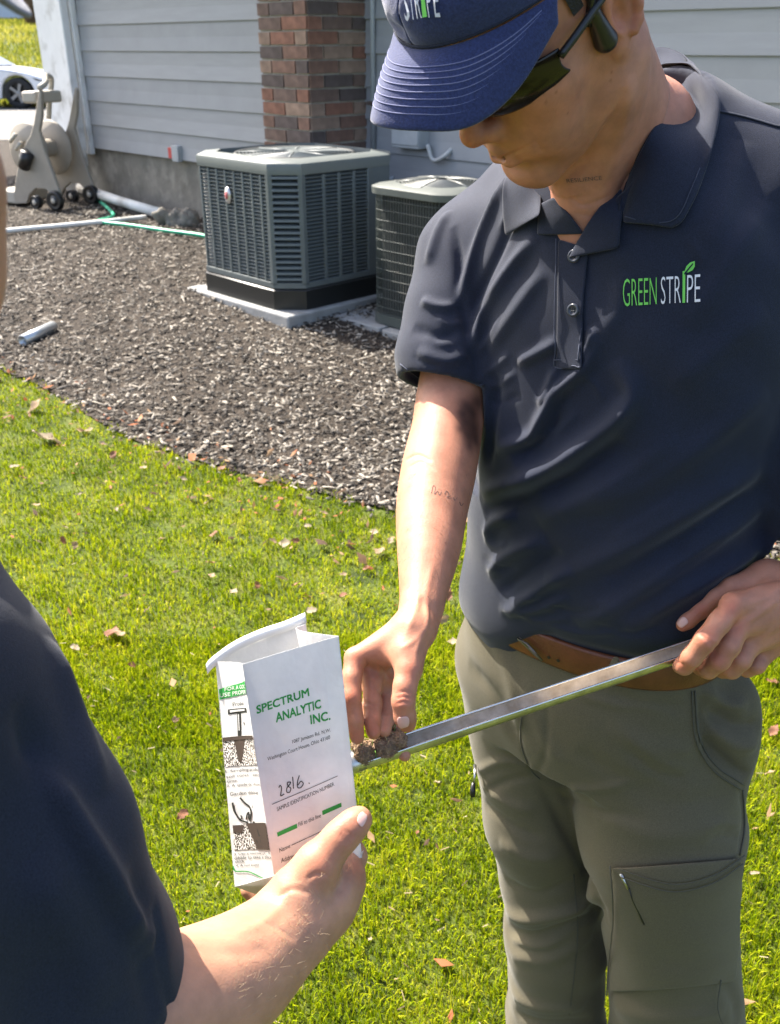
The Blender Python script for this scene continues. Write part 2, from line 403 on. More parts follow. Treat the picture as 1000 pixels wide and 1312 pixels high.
# edge of the mulch bed, traced on the ground
BEDPX = [(-260, 395), (-120, 432), (0, 475), (60, 500), (160, 560), (250, 590), (330, 612), (420, 635), (500, 655), (610, 668), (780, 690), (1000, 722), (1300, 760)]
BED = np.vstack([[[-11., 8.6], [-6.5, 7.0]], [G(*q)[:2] for q in BEDPX]]); BEDS = catmull(BED, 6)
def bed_side(x, y): return np.interp(x, BEDS[:, 0], BEDS[:, 1])                       # y of the edge at x
MULB = ramp_mat('mulch_soil', [(.022, .017, .013), (.045, .035, .026), (.075, .058, .042)], 30, bump=1., bs=70, bd=.03)
bx_ = np.linspace(BEDS[0, 0], BEDS[-1, 0], 70)
bd_ = np.array([[(x, max(e, 0) * (1 - t) + 15.4 * t, gz(e * (1 - t) + 15.4 * t) + .006 + .004 * math.sin(x * 5 + t * 31) * math.sin(x * 3.1 - t * 23) * (0 < t < 1)) for t in np.linspace(0, 1, 50)] for x, e in zip(bx_, bed_side(bx_, 0))])
tag(MB().grid(bd_, True).build('mulch_bed', MULB, None, True), 'bed of dark bark mulch along the house wall', 'mulch', None, 'structure')

def scatter(n, y0, y1, grow, wide=False):
    """random ground points inside a margin of the view, denser near the camera"""
    u = rng.random(n); y = y0 + (y1 - y0) * u ** grow; hw = (.52 * y + .7) if not wide else 5.0 + 0 * y; x = (rng.random(n) * 2 - 1) * hw
    return x, y
# bark chips
def chips(n):
    x, y = scatter(n, 2.6, 11.0, 1.35); k = (y > bed_side(x, y) + .05 * rng.normal(size=n)); x, y = x[k], y[k]; n = len(x)
    L = rng.gamma(2.2, .0090, n) + .007; W = np.minimum(L * rng.uniform(.14, .5, n), .013); T = rng.uniform(.002, .006, n)
    yaw = rng.random(n) * 6.283; tl = rng.normal(0, .30, n); rl = rng.normal(0, .40, n)
    base = np.array([(-.5, -.35, 0), (-.25, .5, 0), (.5, .3, 0), (.35, -.5, 0)]); sh = rng.normal(0, .10, (n, 4, 2))
    q = np.repeat(base[None], n, 0); q[:, :, :2] += sh; top = q.copy(); top[:, :, :2] *= .86; top[:, :, 2] = 1
    P_ = np.concatenate([q, top], 1) * np.stack([L, W, T], 1)[:, None]
    c, s = np.cos(tl), np.sin(tl); X = P_[..., 0] * c[:, None] - P_[..., 2] * s[:, None]; Z = P_[..., 0] * s[:, None] + P_[..., 2] * c[:, None]
    c, s = np.cos(rl), np.sin(rl); Y = P_[..., 1] * c[:, None] - Z * s[:, None]; Z = P_[..., 1] * s[:, None] + Z * c[:, None]
    c, s = np.cos(yaw), np.sin(yaw); X, Y = X * c[:, None] - Y * s[:, None], X * s[:, None] + Y * c[:, None]
    X += x[:, None]; Y += y[:, None]; Z += (gz(y) + .008 + rng.random(n) * .014)[:, None]
    V = np.stack([X, Y, Z], -1).reshape(-1, 3); F0 = np.array([(4, 5, 6, 7), (0, 1, 5, 4), (1, 2, 6, 5), (2, 3, 7, 6), (3, 0, 4, 7)])
    return V, (F0[None] + (np.arange(n) * 8)[:, None, None]).reshape(-1, 4)
CHIP = ramp_mat('bark_chip', [(.026, .022, .018), (.082, .071, .059), (.18, .158, .130), (.33, .295, .245)], 3.5, rough=.85, bump=.5, bs=90, bd=.004, island=.75, pos=[.22, .42, .62, .82])
v, f = chips(86000); tag(mesh('mulch_chips', v, f, CHIP, None, False), 'loose weathered bark chips covering the bed by the house', 'mulch', None, 'stuff')
# grass
def blades(n, y0, y1, grow, l0, l1, w0, wide=False):
    x, y = scatter(n, y0, y1, grow, wide); e = bed_side(x, y); k = y < e + .035 * np.sin(x * 23) + .03 * rng.normal(size=n); x, y = x[k], y[k]; n = len(x)
    if wide: k = (np.abs(x) > .50 * y + .62) | (y < .8); x, y = x[k], y[k]; n = len(x)
    bare = np.sin(x * 13 + 3 * np.sin(y * 5)) * np.sin(y * 17 + 2 * np.sin(x * 8)) + .5 * np.sin(x * 31 + y * 27); k = rng.random(n) > .6 * sstep(.6, 1.2, bare); x, y = x[k], y[k]; n = len(x)
    cl = .5 + .5 * np.sin(x * 9 + 2 * np.sin(y * 7)) * np.sin(y * 8 + 1.5 * np.sin(x * 6)); h = (l0 + (l1 - l0) * rng.random(n) ** 1.4) * (.65 + .6 * cl); w_ = w0 * rng.uniform(.7, 1.3, n) * (.8 + .14 * np.maximum(y, 0)) * (1.5 if wide else 1)
    a = rng.random(n) * 6.283; lean = np.abs(rng.normal(.35, .5, n)); ca, sa = np.cos(a), np.sin(a); b = a + rng.normal(0, .6, n)
    z = gz(y) - .002; o = np.stack([x, y, z], 1); side = np.stack([-np.sin(b), np.cos(b), 0 * b], 1); d1 = np.stack([ca * np.sin(lean * .5), sa * np.sin(lean * .5), np.cos(lean * .5)], 1); d2 = np.stack([ca * np.sin(lean * 1.6), sa * np.sin(lean * 1.6), np.cos(lean * 1.6)], 1)
    m = o + d1 * (h * .55)[:, None]; t = m + d2 * (h * .5)[:, None]; s1 = side * (w_ * .5)[:, None]; s2 = side * (w_ * .42)[:, None]
    V = np.stack([o - s1, o + s1, m + s2, m - s2, t], 1).reshape(-1, 3); i = (np.arange(n) * 5)[:, None]
    return V, np.concatenate([i + np.array([[0, 1, 2]]), i + np.array([[0, 2, 3]]), i + np.array([[3, 2, 4]])], 0)
GRASS = ramp_mat('grass_blade', [(.065, .112, .002), (.215, .290, .002), (.345, .395, .003), (.46, .43, .03)], 2.6, rough=.75, bump=0, island=.55, trans=.42, spec=.08, pos=[.25, .45, .62, .85])
va, fa = blades(185000, .75, 2.4, 1.0, .012, .036, .0025); vb, fb = blades(165000, 1.9, 5.6, 1.25, .015, .038, .0031)
vc, fc_ = blades(120000, -1.2, 6.5, 1.0, .014, .038, .0032, True)
tag(mesh('lawn_grass', np.vstack([va, vb, vc]), np.vstack([fa, fb + len(va), fc_ + len(va) + len(vb)]), GRASS, None, True), 'short bright green lawn grass', 'grass', None, 'stuff')
# moss and thatch low in the lawn
vm, fm_ = blades(72000, .75, 5.2, 1.1, .006, .016, .0040)
MOSS = ramp_mat('moss_tuft', [(.06, .085, .003), (.17, .20, .005), (.30, .29, .02)], 3., rough=.7, bump=0, island=.5, trans=.3)
tag(mesh('lawn_moss', vm, fm_, MOSS, None, True), 'low yellow moss and thatch between the grass', 'moss', None, 'stuff')
# dry straw and clippings lying on top
xs_, ys_ = scatter(1500, .8, 5.0, .8); k_ = ys_ < bed_side(xs_, ys_); xs_, ys_ = xs_[k_], ys_[k_]; ns_ = len(xs_); a_ = rng.random(ns_) * 6.283; L_ = rng.uniform(.006, .022, ns_); o_ = np.stack([xs_, ys_, gz(ys_) + rng.uniform(.008, .026, ns_)], 1)
d_ = np.stack([np.cos(a_), np.sin(a_), rng.normal(0, .25, ns_)], 1) * L_[:, None]; w_ = np.stack([-np.sin(a_), np.cos(a_), rng.normal(0, .3, ns_)], 1) * rng.uniform(.0005, .0016, ns_)[:, None]
STRAW = ramp_mat('dry_straw', [(.10, .07, .04), (.22, .16, .085), (.36, .30, .19)], 4, rough=.8, bump=0, island=.8, trans=.2)
tag(mesh('lawn_straw', np.stack([o_ - w_, o_ + w_, o_ + d_ + w_, o_ + d_ - w_], 1).reshape(-1, 3), np.arange(ns_ * 4).reshape(-1, 4), STRAW, None, False), 'dry straw bits and clippings strewn over the lawn', 'straw', None, 'stuff')
# crumbled leaf bits, thickest along the mulch edge
nl_ = 1300; xl_ = rng.uniform(-3.2, 2.2, nl_); el_ = bed_side(xl_, 0); yl_ = np.where(rng.random(nl_) < .6, el_ - .12 + rng.normal(0, .22, nl_), el_ - rng.random(nl_) * 3.2); k_ = yl_ > .9; xl_, yl_ = xl_[k_], yl_[k_]; nl_ = len(xl_)
ol_ = np.stack([xl_, yl_, gz(yl_) + rng.uniform(.012, .032, nl_)], 1); al_ = rng.random(nl_) * 6.283; sl_ = rng.gamma(2.5, .0035, nl_) + .004
d1_ = np.stack([np.cos(al_), np.sin(al_), rng.normal(0, .4, nl_)], 1) * sl_[:, None]; d2_ = np.stack([-np.sin(al_), np.cos(al_), rng.normal(0, .4, nl_)], 1) * (sl_ * rng.uniform(.3, .7, nl_))[:, None]; up_ = np.array([0, 0, 1]) * (sl_ * .3)[:, None]
LIT = ramp_mat('leaf_crumb', [(.07, .04, .022), (.20, .115, .055), (.34, .22, .12), (.30, .10, .04)], 5, rough=.8, bump=0, island=.8, trans=.2)
ib_ = (np.arange(nl_) * 5)[:, None]; tag(mesh('leaf_litter', np.stack([ol_ - d1_, ol_ - d2_ * .8, ol_ + d1_ + up_, ol_ + d2_ + up_ * .5, ol_ + up_ * .9], 1).reshape(-1, 3), np.concatenate([ib_ + np.array([[0, 1, 4]]), ib_ + np.array([[1, 2, 4]]), ib_ + np.array([[2, 3, 4]]), ib_ + np.array([[3, 0, 4]])]), LIT, None, True), 'crumbled brown leaf bits along the mulch edge and in the lawn', 'leaf litter', None, 'stuff')
# grass on the far slope, too far to tell apart
xf = rng.uniform(-26, -6, 42000); yf = rng.uniform(24, 52, 42000); hf = rng.uniform(.08, .2, 42000); af = rng.random(42000) * 6.283
of = np.stack([xf, yf, gz(yf)], 1); sf = np.stack([np.cos(af), np.sin(af), 0 * af], 1) * .035; tf = of + np.stack([.05 * np.sin(af * 3), .05 * np.cos(af * 5), hf], 1)
FARG = ramp_mat('far_grass_blade', [(.16, .19, .015), (.30, .30, .03), (.44, .40, .08)], .5, rough=.6, bump=0, island=.5, trans=.4)
tag(mesh('far_field_grass', np.stack([of - sf, of + sf, tf], 1).reshape(-1, 3), np.arange(126000).reshape(-1, 3), FARG, None, True), 'sunlit yellow grass on the slope beyond the car', 'grass', None, 'stuff')
# driveway
DRV = ramp_mat('asphalt', [(.10, .095, .09), (.17, .165, .155), (.24, .23, .21)], 14, bump=.5, bs=60)
dr = np.array([[(x, y, gz(y) + .006) for x in (-24, -18, -12, -8, -5.2)] for y in np.linspace(15.5, 24.5, 12)])
tag(MB().grid(dr).build('driveway', DRV, None, True), 'grey gravel driveway under the car', 'driveway', None, 'structure')
# fallen leaves
LEAFM = [mat('dry_leaf_' + n_, c_, .7, var=.3, vs=60, trans=.25) for n_, c_ in (('tan', (.28, .19, .11)), ('pale', (.29, .225, .145)), ('rust', (.20, .085, .042)), ('brown', (.16, .095, .055)))]
def leaf_mesh(seed):
    r = np.random.default_rng(seed); n = 9; t = np.linspace(0, 1, n); wd = .34 * np.sin(math.pi * t ** .8) * (1 + .25 * np.sin(t * 19 + seed)); cu = r.uniform(.25, .8); rows = []
    for i in range(n): rows.append([(t[i] - .5, s * wd[i], cu * (.5 * wd[i] * abs(s) + .35 * (t[i] - .5) ** 2) + .05 * math.sin(9 * t[i] + s * 2 + seed)) for s in (-1, -.45, 0, .45, 1)])
    return np.array(rows)
leafdata = []
for k in range(8):
    A = leaf_mesh(k); o = MB().grid(A).build('leaf_shape', LEAFM[k % 4], None, True); leafdata.append(o.data); bpy.data.objects.remove(o)
LPX = [(45, 527, 30), (60, 567, 42), (10, 540, 14), (115, 558, 14), (132, 575, 14), (146, 590, 14), (185, 605, 12), (20, 605, 14), (30, 618, 12), (48, 655, 16), (85, 682, 14), (82, 700, 16), (97, 704, 16), (50, 700, 12), (275, 690, 18), (208, 697, 12), (235, 620, 14), (307, 622, 14), (190, 660, 12), (150, 660, 12), (270, 728, 14), (272, 745, 12), (300, 765, 14), (330, 758, 18), (350, 700, 14), (365, 702, 18), (379, 700, 14), (362, 750, 16), (387, 758, 14), (380, 755, 14), (162, 772, 16), (190, 790, 14), (145, 817, 32), (155, 822, 24), (98, 838, 16), (235, 1055, 24), (487, 713, 26), (480, 690, 16), (440, 770, 14), (415, 665, 14), (395, 680, 12), (285, 605, 16), (325, 618, 20), (355, 620, 16), (378, 616, 18), (440, 742, 12), (400, 790, 16), (395, 770, 14), (345, 790, 14), (105, 640, 10), (470, 735, 14), (265, 650, 10), (500, 700, 14), (575, 770, 20), (568, 800, 18), (580, 830, 16), (990, 945, 22), (985, 1000, 16), (965, 1130, 14), (988, 880, 18), (508, 1265, 14), (560, 1010, 14), (535, 1075, 12), (560, 1190, 12), (475, 1215, 12), (170, 860, 14), (225, 930, 12)]
for i, (x, y, s) in enumerate(LPX):
    g = G(x, y); d = px(g)[2]; o = bpy.data.objects.new('fallen_leaf', leafdata[(i * 5 + i // 3) % 8]); put(o, None, g + [0, 0, .018 + .010 * rng.random()]); sc = s * d / FPX * .95
    o.scale = (sc, sc * rng.uniform(.6, 1.1), sc); o.rotation_euler = (rng.normal(0, .5), rng.normal(0, .5), rng.random() * 6.28)
    hue = ('tan', 'pale beige', 'rust-red', 'dark brown')[((i * 5 + i // 3) % 8) % 4]; big = 'Large ' if s >= 24 else 'Small ' if s <= 12 else ''
    where = 'right of the trousers' if x > 900 else 'between the hanging arm and the trousers' if x > 520 and y < 900 else 'in front of the trousers' if x > 470 and y > 900 else 'beside the paper bag' if y > 850 else 'just above the paper bag' if y > 735 and x > 250 else 'along the mulch edge' if y < 500 + x * .4 + 45 else 'at the lawn edge by the dark sleeve' if x < 120 else 'in the middle of the lawn' if x < 340 else 'left of the hanging arm'
    tag(o, (big + hue + ' dead leaf on the grass ' + where).lower(), 'leaf', 'dry leaves scattered over the lawn')
# ================================================================ house, chimney
U_ = np.array([-.70, .714, 0]); N_ = np.array([-.714, -.70, 0]); MI = -N_              # along the wall to the far corner, out of the wall, into the house
W0_ = np.array([-1.72, 8.4, 0])
VINYL = mat('grey_vinyl', (.315, .320, .326), .55, var=.05, vs=3, bump=.06, bs=25, stretch=(1, 1, 8)); VINYLB = mat('grey_vinyl_dusty', (.305, .310, .315), .6, var=.06, vs=4, bump=.08, bs=30)
WHITE = mat('white_trim', (.82, .82, .81), .5, var=.05, vs=6, dirt=(.5, .49, .46), ds=5); CONC = mat('parged_concrete', (.20, .182, .150), .92, var=.28, vs=5, bump=.6, bs=30, dirt=(.31, .285, .24), ds=7, bd=.006)
house = thing('house', (W0_[0], W0_[1], .3), 'grey vinyl-sided house with brick chimney behind the air conditioners', 'house')
def board(root, p0, ln, z0, h, mt):
    """one lap siding board from p0 along ln"""
    q = [p0 + np.array([0, 0, z0]) + N_ * a + np.array([0, 0, b]) for a, b in ((-.004, h + .012), (.004, h + .012), (.006, h * .5), (.017, .004), (.015, 0), (-.002, 0))]
    return MB().prism(q, ln).build('siding_board', mt, root, False)
SL0 = W0_ - U_ * 1.75; left_len = U_ * (1.62 + 1.75)
for k in range(11): board(house, SL0, left_len, .777 + .21 * k, .21, VINYL if k % 2 else VINYLB)
CH = np.array([-.538, 6.765, 0]); SR0 = CH + MI * .52
for k in range(13): board(house, SR0 + U_ * .0, -U_ * 6.4, .33 + .21 * k + .02, .21, VINYLB if k % 2 else VINYL)
MB().prism([SL0 + N_ * -.03 + [0, 0, .1], SL0 + N_ * -.03 + left_len * 1.25 + [0, 0, .1], SL0 + N_ * -.03 + left_len * 1.25 + [0, 0, .776], SL0 + N_ * -.03 + [0, 0, .776]], MI * .2).build('foundation', CONC, house)
MB().prism([SR0 + N_ * -.03 + [0, 0, .0], SR0 - U_ * 6.4 + N_ * -.03 + [0, 0, .0], SR0 - U_ * 6.4 + N_ * -.03 + [0, 0, .349], SR0 + N_ * -.03 + [0, 0, .349]], MI * .2).build('foundation', CONC, house)
WALLC = mat('sheathing', (.3, .3, .3), .9)
bw = MB(); e0 = SL0 + left_len * 1.25
bw.prism([SL0 + MI * .02 + [0, 0, .79], e0 + MI * .02 + [0, 0, .79], e0 + MI * .02 + [0, 0, 3.1], SL0 + MI * .02 + [0, 0, 3.1]], MI * .1); bw.prism([SR0 + MI * .02 + [0, 0, .36], SR0 - U_ * 6.4 + MI * .02 + [0, 0, .36], SR0 - U_ * 6.4 + MI * .02 + [0, 0, 3.1], SR0 + MI * .02 + [0, 0, 3.1]], MI * .1)
bw.prism([e0 + MI * .12 + [0, 0, .1], e0 + MI * 6 + [0, 0, .1], e0 + MI * 6 + [0, 0, 3.1], e0 + MI * .12 + [0, 0, 3.1]], -U_ * .1)
bw.build('wall_core', WALLC, house)
# wide corner trim in boards
for a, b, o_, mt in ((1.635, 1.86, .055, WHITE), (1.875, 2.10, .045, WHITE), (2.115, 2.42, .03, WHITE)):
    p = W0_ + U_ * a; MB().prism([p + [0, 0, .72], p + U_ * (b - a) + [0, 0, .72], p + U_ * (b - a) + [0, 0, 3.0], p + [0, 0, 3.0]], N_ * o_).build('corner_trim', mt, house, bevel=.006)
for z0, z1, o_ in ((.60, .70, .10), (.84, .87, .09)):
    p = W0_ + U_ * 1.95; MB().prism([p + [0, 0, z0], p + U_ * .45 + [0, 0, z0], p + U_ * .45 + [0, 0, z1], p + [0, 0, z1]], N_ * o_).build('trim_ledge', WHITE, house, bevel=.004)
# unseen eaves and roof slope; left one made overlong to shade the wall
ROOF = mat('roof_shingle', (.07, .065, .06), .9, var=.3, vs=20, bump=.5); 
ea = SL0 + N_ * .50 + U_ * 8.0; eb = SR0 - U_ * 6.6 + N_ * (.50 - .22)
MB().prism([SL0 + N_ * .50 - U_ * 1.0 + [0, 0, 3.02], ea + [0, 0, 3.02], ea + MI * 5 + [0, 0, 4.9], SL0 - U_ * 1.0 + N_ * .5 + MI * 5 + [0, 0, 4.9]], (0, 0, .14)).build('roof', ROOF, house)
MB().prism([SL0 + N_ * .48 - U_ * 1.0 + [0, 0, 3.0], ea - U_ * .02 + N_ * -.02 + [0, 0, 3.0], ea - U_ * .02 + MI * .6 + [0, 0, 3.0], SL0 - U_ * 1.0 + MI * .12 + [0, 0, 3.0]], (0, 0, .015)).build('soffit', WHITE, house)
MB().prism([SR0 + N_ * .30 + [0, 0, 3.02], eb + [0, 0, 3.02], eb + MI * 5 + [0, 0, 4.9], SR0 + N_ * .3 + MI * 5 + [0, 0, 4.9]], (0, 0, .14)).build('roof', ROOF, house)
# chimney of single bricks
MORT = mat('mortar', (.42, .38, .32), .95, var=.15, vs=40, bump=.6, bs=90); BRK = [mat('brick_' + n_, c_, .9, var=.3, vs=14, bump=.7, bs=70, bd=.004) for n_, c_ in (('rust', (.22, .105, .068)), ('brown', (.185, .105, .074)), ('umber', (.145, .095, .073)), ('tan', (.26, .175, .125)), ('dark', (.10, .075, .065)))]
chim = MB().prism([CH + U_ * .008 + MI * .008 + [0, 0, .1], CH + U_ * .512 + MI * .008 + [0, 0, .1], CH + U_ * .512 + MI * .51 + [0, 0, .1], CH + U_ * .008 + MI * .51 + [0, 0, .1]], (0, 0, 5.2)).build('chimney', MORT, house); chim['label'] = 'brick chimney with worn brown bricks'
BMesh = {}
def brick(p, dx, l, k):
    key = (round(l, 3), k % 7)
    if key not in BMesh:
        r = np.random.default_rng(k % 7 + int(l * 1000)); q = MB().box((l / 2, 0, .0375), l - .012, .05, .075); q.V[0] = q.V[0] + r.normal(0, .0016, q.V[0].shape)
        o = q.build('brick_shape', BRK[0], None); BMesh[key] = o.data; bpy.data.objects.remove(o)
    o = bpy.data.objects.new('brick', BMesh[key]); o.data = BMesh[key]; SC.collection.objects.link(o); o.parent = chim; ROOT[o.name] = ROOT[chim.name]
    M = np.stack([dx, np.cross((0, 0, 1), dx), (0, 0, 1)], 1); mm = Matrix([list(M[i]) + [p[i] - ROOT[chim.name][i]] for i in range(3)] + [[0, 0, 0, 1]]); o.matrix_local = mm
    o.material_slots[0].link = 'OBJECT'; o.material_slots[0].material = BRK[(k * 7 + k // 3 + k // 11) % 5]
kk = 0
for c_ in range(30):
    z = .62 + c_ * .0872
    for side in range(2):
        dx = U_ if side == 0 else MI; s = 0. if (c_ + side) % 2 else .130; L_ = .52
        if s > 0: brick(CH + dx * .002 + [0, 0, z] + (N_ if side == 0 else -U_) * -.019, dx, .128, kk); kk += 3
        while s < L_ - .03:
            l = min(.26, L_ - s); brick(CH + dx * (s + .002) + [0, 0, z] + (N_ if side == 0 else -U_) * -.019, dx, round(l, 3), kk); kk += 1; s += .26
# services on the wall
GREYM = mat('grey_enamel', (.36, .38, .39), .5, var=.08, vs=10); PVC = mat('white_pvc', (.74, .73, .68), .45, var=.06, vs=8, dirt=(.45, .42, .36), ds=4)
def on_wall(x, y, base, off=0.):
    r = ray(x, y); t = ((base - CAM) @ N_ + off) / (r @ N_); return CAM + r * t
cond = thing('electrical_conduit', on_wall(478, 100, SR0), 'grey metal conduit pipe running up beside the chimney', 'conduit')
pc = on_wall(478, 100, SR0, .03); MB().tube([[pc[0], pc[1], .85], [pc[0], pc[1], 3.0]], .018, 12).build('pipe', GREYM, cond, True)
MB().tube([[pc[0], pc[1], .86], [pc[0] + .02, pc[1] - .02, .82], [pc[0] + .10, pc[1] - .10, .80], [pc[0] + .14, pc[1] - .14, .82]], .016, 12).build('elbow', GREYM, cond, True)
for z in (1.3, 2.2): MB().box((pc[0], pc[1], z), .06, .06, .025, np.stack([U_, N_, (0, 0, 1)], 1)).build('clamp', STEEL, cond)
bxp = on_wall(526, 172, SR0, .05); dbox = thing('disconnect_box', bxp, 'grey electrical disconnect box on the siding below the cap brim', 'electrical box')
MB().box(bxp, .26, .10, .17, np.stack([U_, N_, (0, 0, 1)], 1)).build('box', GREYM, dbox, bevel=.006); MB().box(bxp + N_ * .052 + [0, 0, .01], .25, .012, .15, np.stack([U_, N_, (0, 0, 1)], 1)).build('cover', GREYM, dbox, bevel=.004)
wh = catmull([on_wall(548, 185, SR0, .05), P(556, 205, 6.2), P(575, 195, 6.1), P(598, 165, 6.2), on_wall(630, 130, SR0, .05)], 8)
tag(MB().tube(wh, .014, 10).build('cable_whip', mat('grey_whip', (.5, .5, .48), .5, bump=.5, bs=60), None, True, loc=wh[0]), 'pale flexible cable looping from the electrical box', 'cable')
tp = on_wall(222, 196, W0_, .03); tapm = thing('outdoor_outlet', tp, 'small box with a red tag at the bottom edge of the siding', 'outlet')
MB().box(tp + U_ * -.06, .10, .05, .13, np.stack([U_, N_, (0, 0, 1)], 1)).build('box', GREYM, tapm, bevel=.005); MB().box(tp + U_ * .03, .06, .03, .09, np.stack([U_, N_, (0, 0, 1)], 1)).build('red_tag', mat('red_plastic', (.5, .06, .05), .5), tapm, bevel=.005)
# downspout and drain
ds = thing('downspout', W0_ + U_ * 1.70, 'white downspout with elbow at the corner of the house', 'downspout'); dp = W0_ + U_ * 1.70 + N_ * .11
MB().box(dp + [0, 0, 1.9], .10, .075, 2.3, np.stack([U_, N_, (0, 0, 1)], 1)).build('pipe', WHITE, ds, bevel=.012)
MB().tube(catmull([dp + [0, 0, .78], dp + [0, 0, .62], dp + N_ * .04 - U_ * .03 + [0, 0, .52], dp + N_ * .10 - U_ * .06 + [0, 0, .43]], 5), .045, 12).build('elbow', WHITE, ds, True)
def gtube(pxs, r, name, mt, label, cat, lift=0., n=8, seg=10):
    q = catmull(np.array([G(*p) for p in pxs]), n); q[:, 2] = gz(q[:, 1]) + r + lift
    return tag(MB().tube(q - q[0], r, seg).build(name, mt, None, True, loc=None), label, cat), q[0]
e_ = dp + N_ * .10 - U_ * .06 + np.array([0, 0, .43]); f_ = G(208, 281) + [0, 0, .05]
o = tag(MB().tube([e_ * 0, (f_ - e_) * .5 + [0, 0, -.01], f_ - e_], .045, 12).build('drain_pipe', PVC, None, True), 'thick white plastic drain pipe leading away from the downspout', 'pipe'); o.location = e_
o, l0 = gtube([(-60, 308), (0, 303), (125, 291), (188, 284)], .020, 'thin_pipe', PVC, 'long thin white pipe lying on the mulch', 'pipe', .02); o.location = l0
HOSE = mat('green_hose', (.03, .36, .20), .4, var=.1, vs=20)
o, l0 = gtube([(100, 246), (118, 256), (135, 268), (146, 282), (128, 289), (165, 294), (212, 301), (262, 308), (300, 318)], .016, 'garden_hose', HOSE, 'green garden hose trailing over the mulch from the reel', 'hose', .02); o.location = l0
c = Clay(); g = G(232, 288)
for i in range(5): c.ell(g + rng.normal(0, .04, 3) * [1.4, 1, .4] + [0, 0, .05], rng.uniform(.05, .11, 3), np.linalg.qr(rng.normal(size=(3, 3)))[0], k=.01)
v, q = c.build(.010, 0); v += vnormals(v, q) * (.012 * np.sin(v[:, :1] * 60 + v[:, 2:] * 45) * np.sin(v[:, 1:2] * 52) + rng.normal(0, .003, (len(v), 1))); tag(mesh('rock', v, q, CONC, None, False, loc=None), 'rough grey rock beside the foundation', 'rock')
a, b = G(30, 444), G(70, 424); a[2] += .035; b[2] += .03
tag(MB().tube([a - a, b - a], .030, 12, cap=False).build('metal_offcut', mat('galvanised', (.5, .52, .53), .35, metal=.7, var=.1), None, True, solid=.003), 'short grey metal pipe offcut lying on the mulch', 'pipe').location = a

# ================================================================ air conditioners
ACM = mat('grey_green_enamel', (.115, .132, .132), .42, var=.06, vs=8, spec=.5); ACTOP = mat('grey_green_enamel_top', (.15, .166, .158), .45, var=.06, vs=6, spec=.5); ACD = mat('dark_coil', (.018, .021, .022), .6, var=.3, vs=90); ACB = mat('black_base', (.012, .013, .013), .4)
PAD = mat('concrete_pad', (.27, .27, .262), .85, var=.14, vs=9, bump=.5, bs=60, dirt=(.19, .185, .17), ds=6)
E1, E2 = U_, MI                                                                          # along the left face, along the right face
def rsq(w_, r, n=8):
    """rounded square outline in (e1,e2), starting from the near corner"""
    o = []
    for cx, cy, a0 in ((r, r, math.pi), (w_ - r, r, 1.5 * math.pi), (w_ - r, w_ - r, 0), (r, w_ - r, .5 * math.pi)):
        for i in range(n + 1): a = a0 + .5 * math.pi * i / n; o.append((cx + r * math.cos(a), cy + r * math.sin(a)))
    return np.array(o)
def rings(base, prof, r0, w_, name, mt, root, smooth=True, cap=True, bevel=0, n=8):
    """stack of rounded squares; prof = (inset, z, corner radius)"""
    V = []; m = None
    for ins, z, r in prof:
        q = rsq(w_ - 2 * ins, r, n) + ins; m = len(q); V += [base + E1 * a + E2 * b + np.array([0, 0, z]) for a, b in q]
    F = [(i * m + j, i * m + (j + 1) % m, (i + 1) * m + (j + 1) % m, (i + 1) * m + j) for i in range(len(prof) - 1) for j in range(m)]
    if cap: F += [tuple(range(m))[::-1], tuple((len(prof) - 1) * m + j for j in range(m))]
    b = MB(); b.add(V, F); o = b.build(name, mt, root, smooth)
    if smooth:
        try: o.data.set_sharp_from_angle(angle=math.radians(35))
        except Exception: pass
    return o
pc0 = G(370, 424); gz0 = pc0[2]
pad = tag(MB().prism([pc0 - pc0, pc0 - pc0 + E1 * 1.08, pc0 - pc0 + E1 * 1.08 + E2 * 1.08, pc0 - pc0 + E2 * 1.08], (0, 0, .115)).build('concrete_pad', PAD, None, bevel=.012), 'grey concrete pad under the larger air conditioner', 'pad'); pad.location = pc0 + [0, 0, -.03]
z0 = gz0 + .085; ac = thing('air_conditioner', (*(pc0 + E1 * .5 + E2 * .5)[:2], z0), 'large grey-green louvred air conditioner with oval badge on the concrete pad', 'air conditioner', 'outdoor air conditioners'); B0 = pc0 * [1, 1, 0] + E1 * .05 + E2 * .05; Wd = .985; CR_ = .14; AH = .83
rings(B0, [(-.006, z0, CR_), (-.006, z0 + .115, CR_), (.004, z0 + .125, CR_)], CR_, Wd, 'base_pan', ACB, ac, n=1)
rings(B0, [(.034, z0 + .12, CR_ - .01), (.034, z0 + AH - .01, CR_ - .01)], CR_, Wd, 'coil', ACD, ac, n=1)
zt = z0 + AH
rings(B0, [(.010, zt - .055, CR_), (.0, zt - .053, CR_), (-.004, zt - .006, CR_), (.0, zt + .008, CR_), (.012, zt + .016, CR_), (.095, zt + .026, CR_ - .02), (.095, zt - .01, CR_ - .02)], CR_, Wd, 'top_cover', ACTOP, ac, cap=False, n=1)
rings(B0, [(.012, z0 + .125, CR_), (.0, z0 + .129, CR_), (.0, z0 + .16, CR_), (.012, z0 + .164, CR_)], CR_, Wd, 'lower_band', ACM, ac, cap=False, n=1)
def fin(mb, a, b, out, z, up, dep): mb.add([a + [0, 0, z + up], b + [0, 0, z + up], b + out * dep + [0, 0, z], a + out * dep + [0, 0, z], b + out * dep + [0, 0, z - .005], a + out * dep + [0, 0, z - .005]], [(0, 1, 2, 3), (3, 2, 4, 5)])
lou = MB(); f0, f1 = B0 + E1 * CR_ + E2 * .03, B0 + E1 * (Wd - CR_) + E2 * .03; g0, g1 = B0 + E2 * CR_ + E1 * .03, B0 + E2 * (Wd - CR_) + E1 * .03
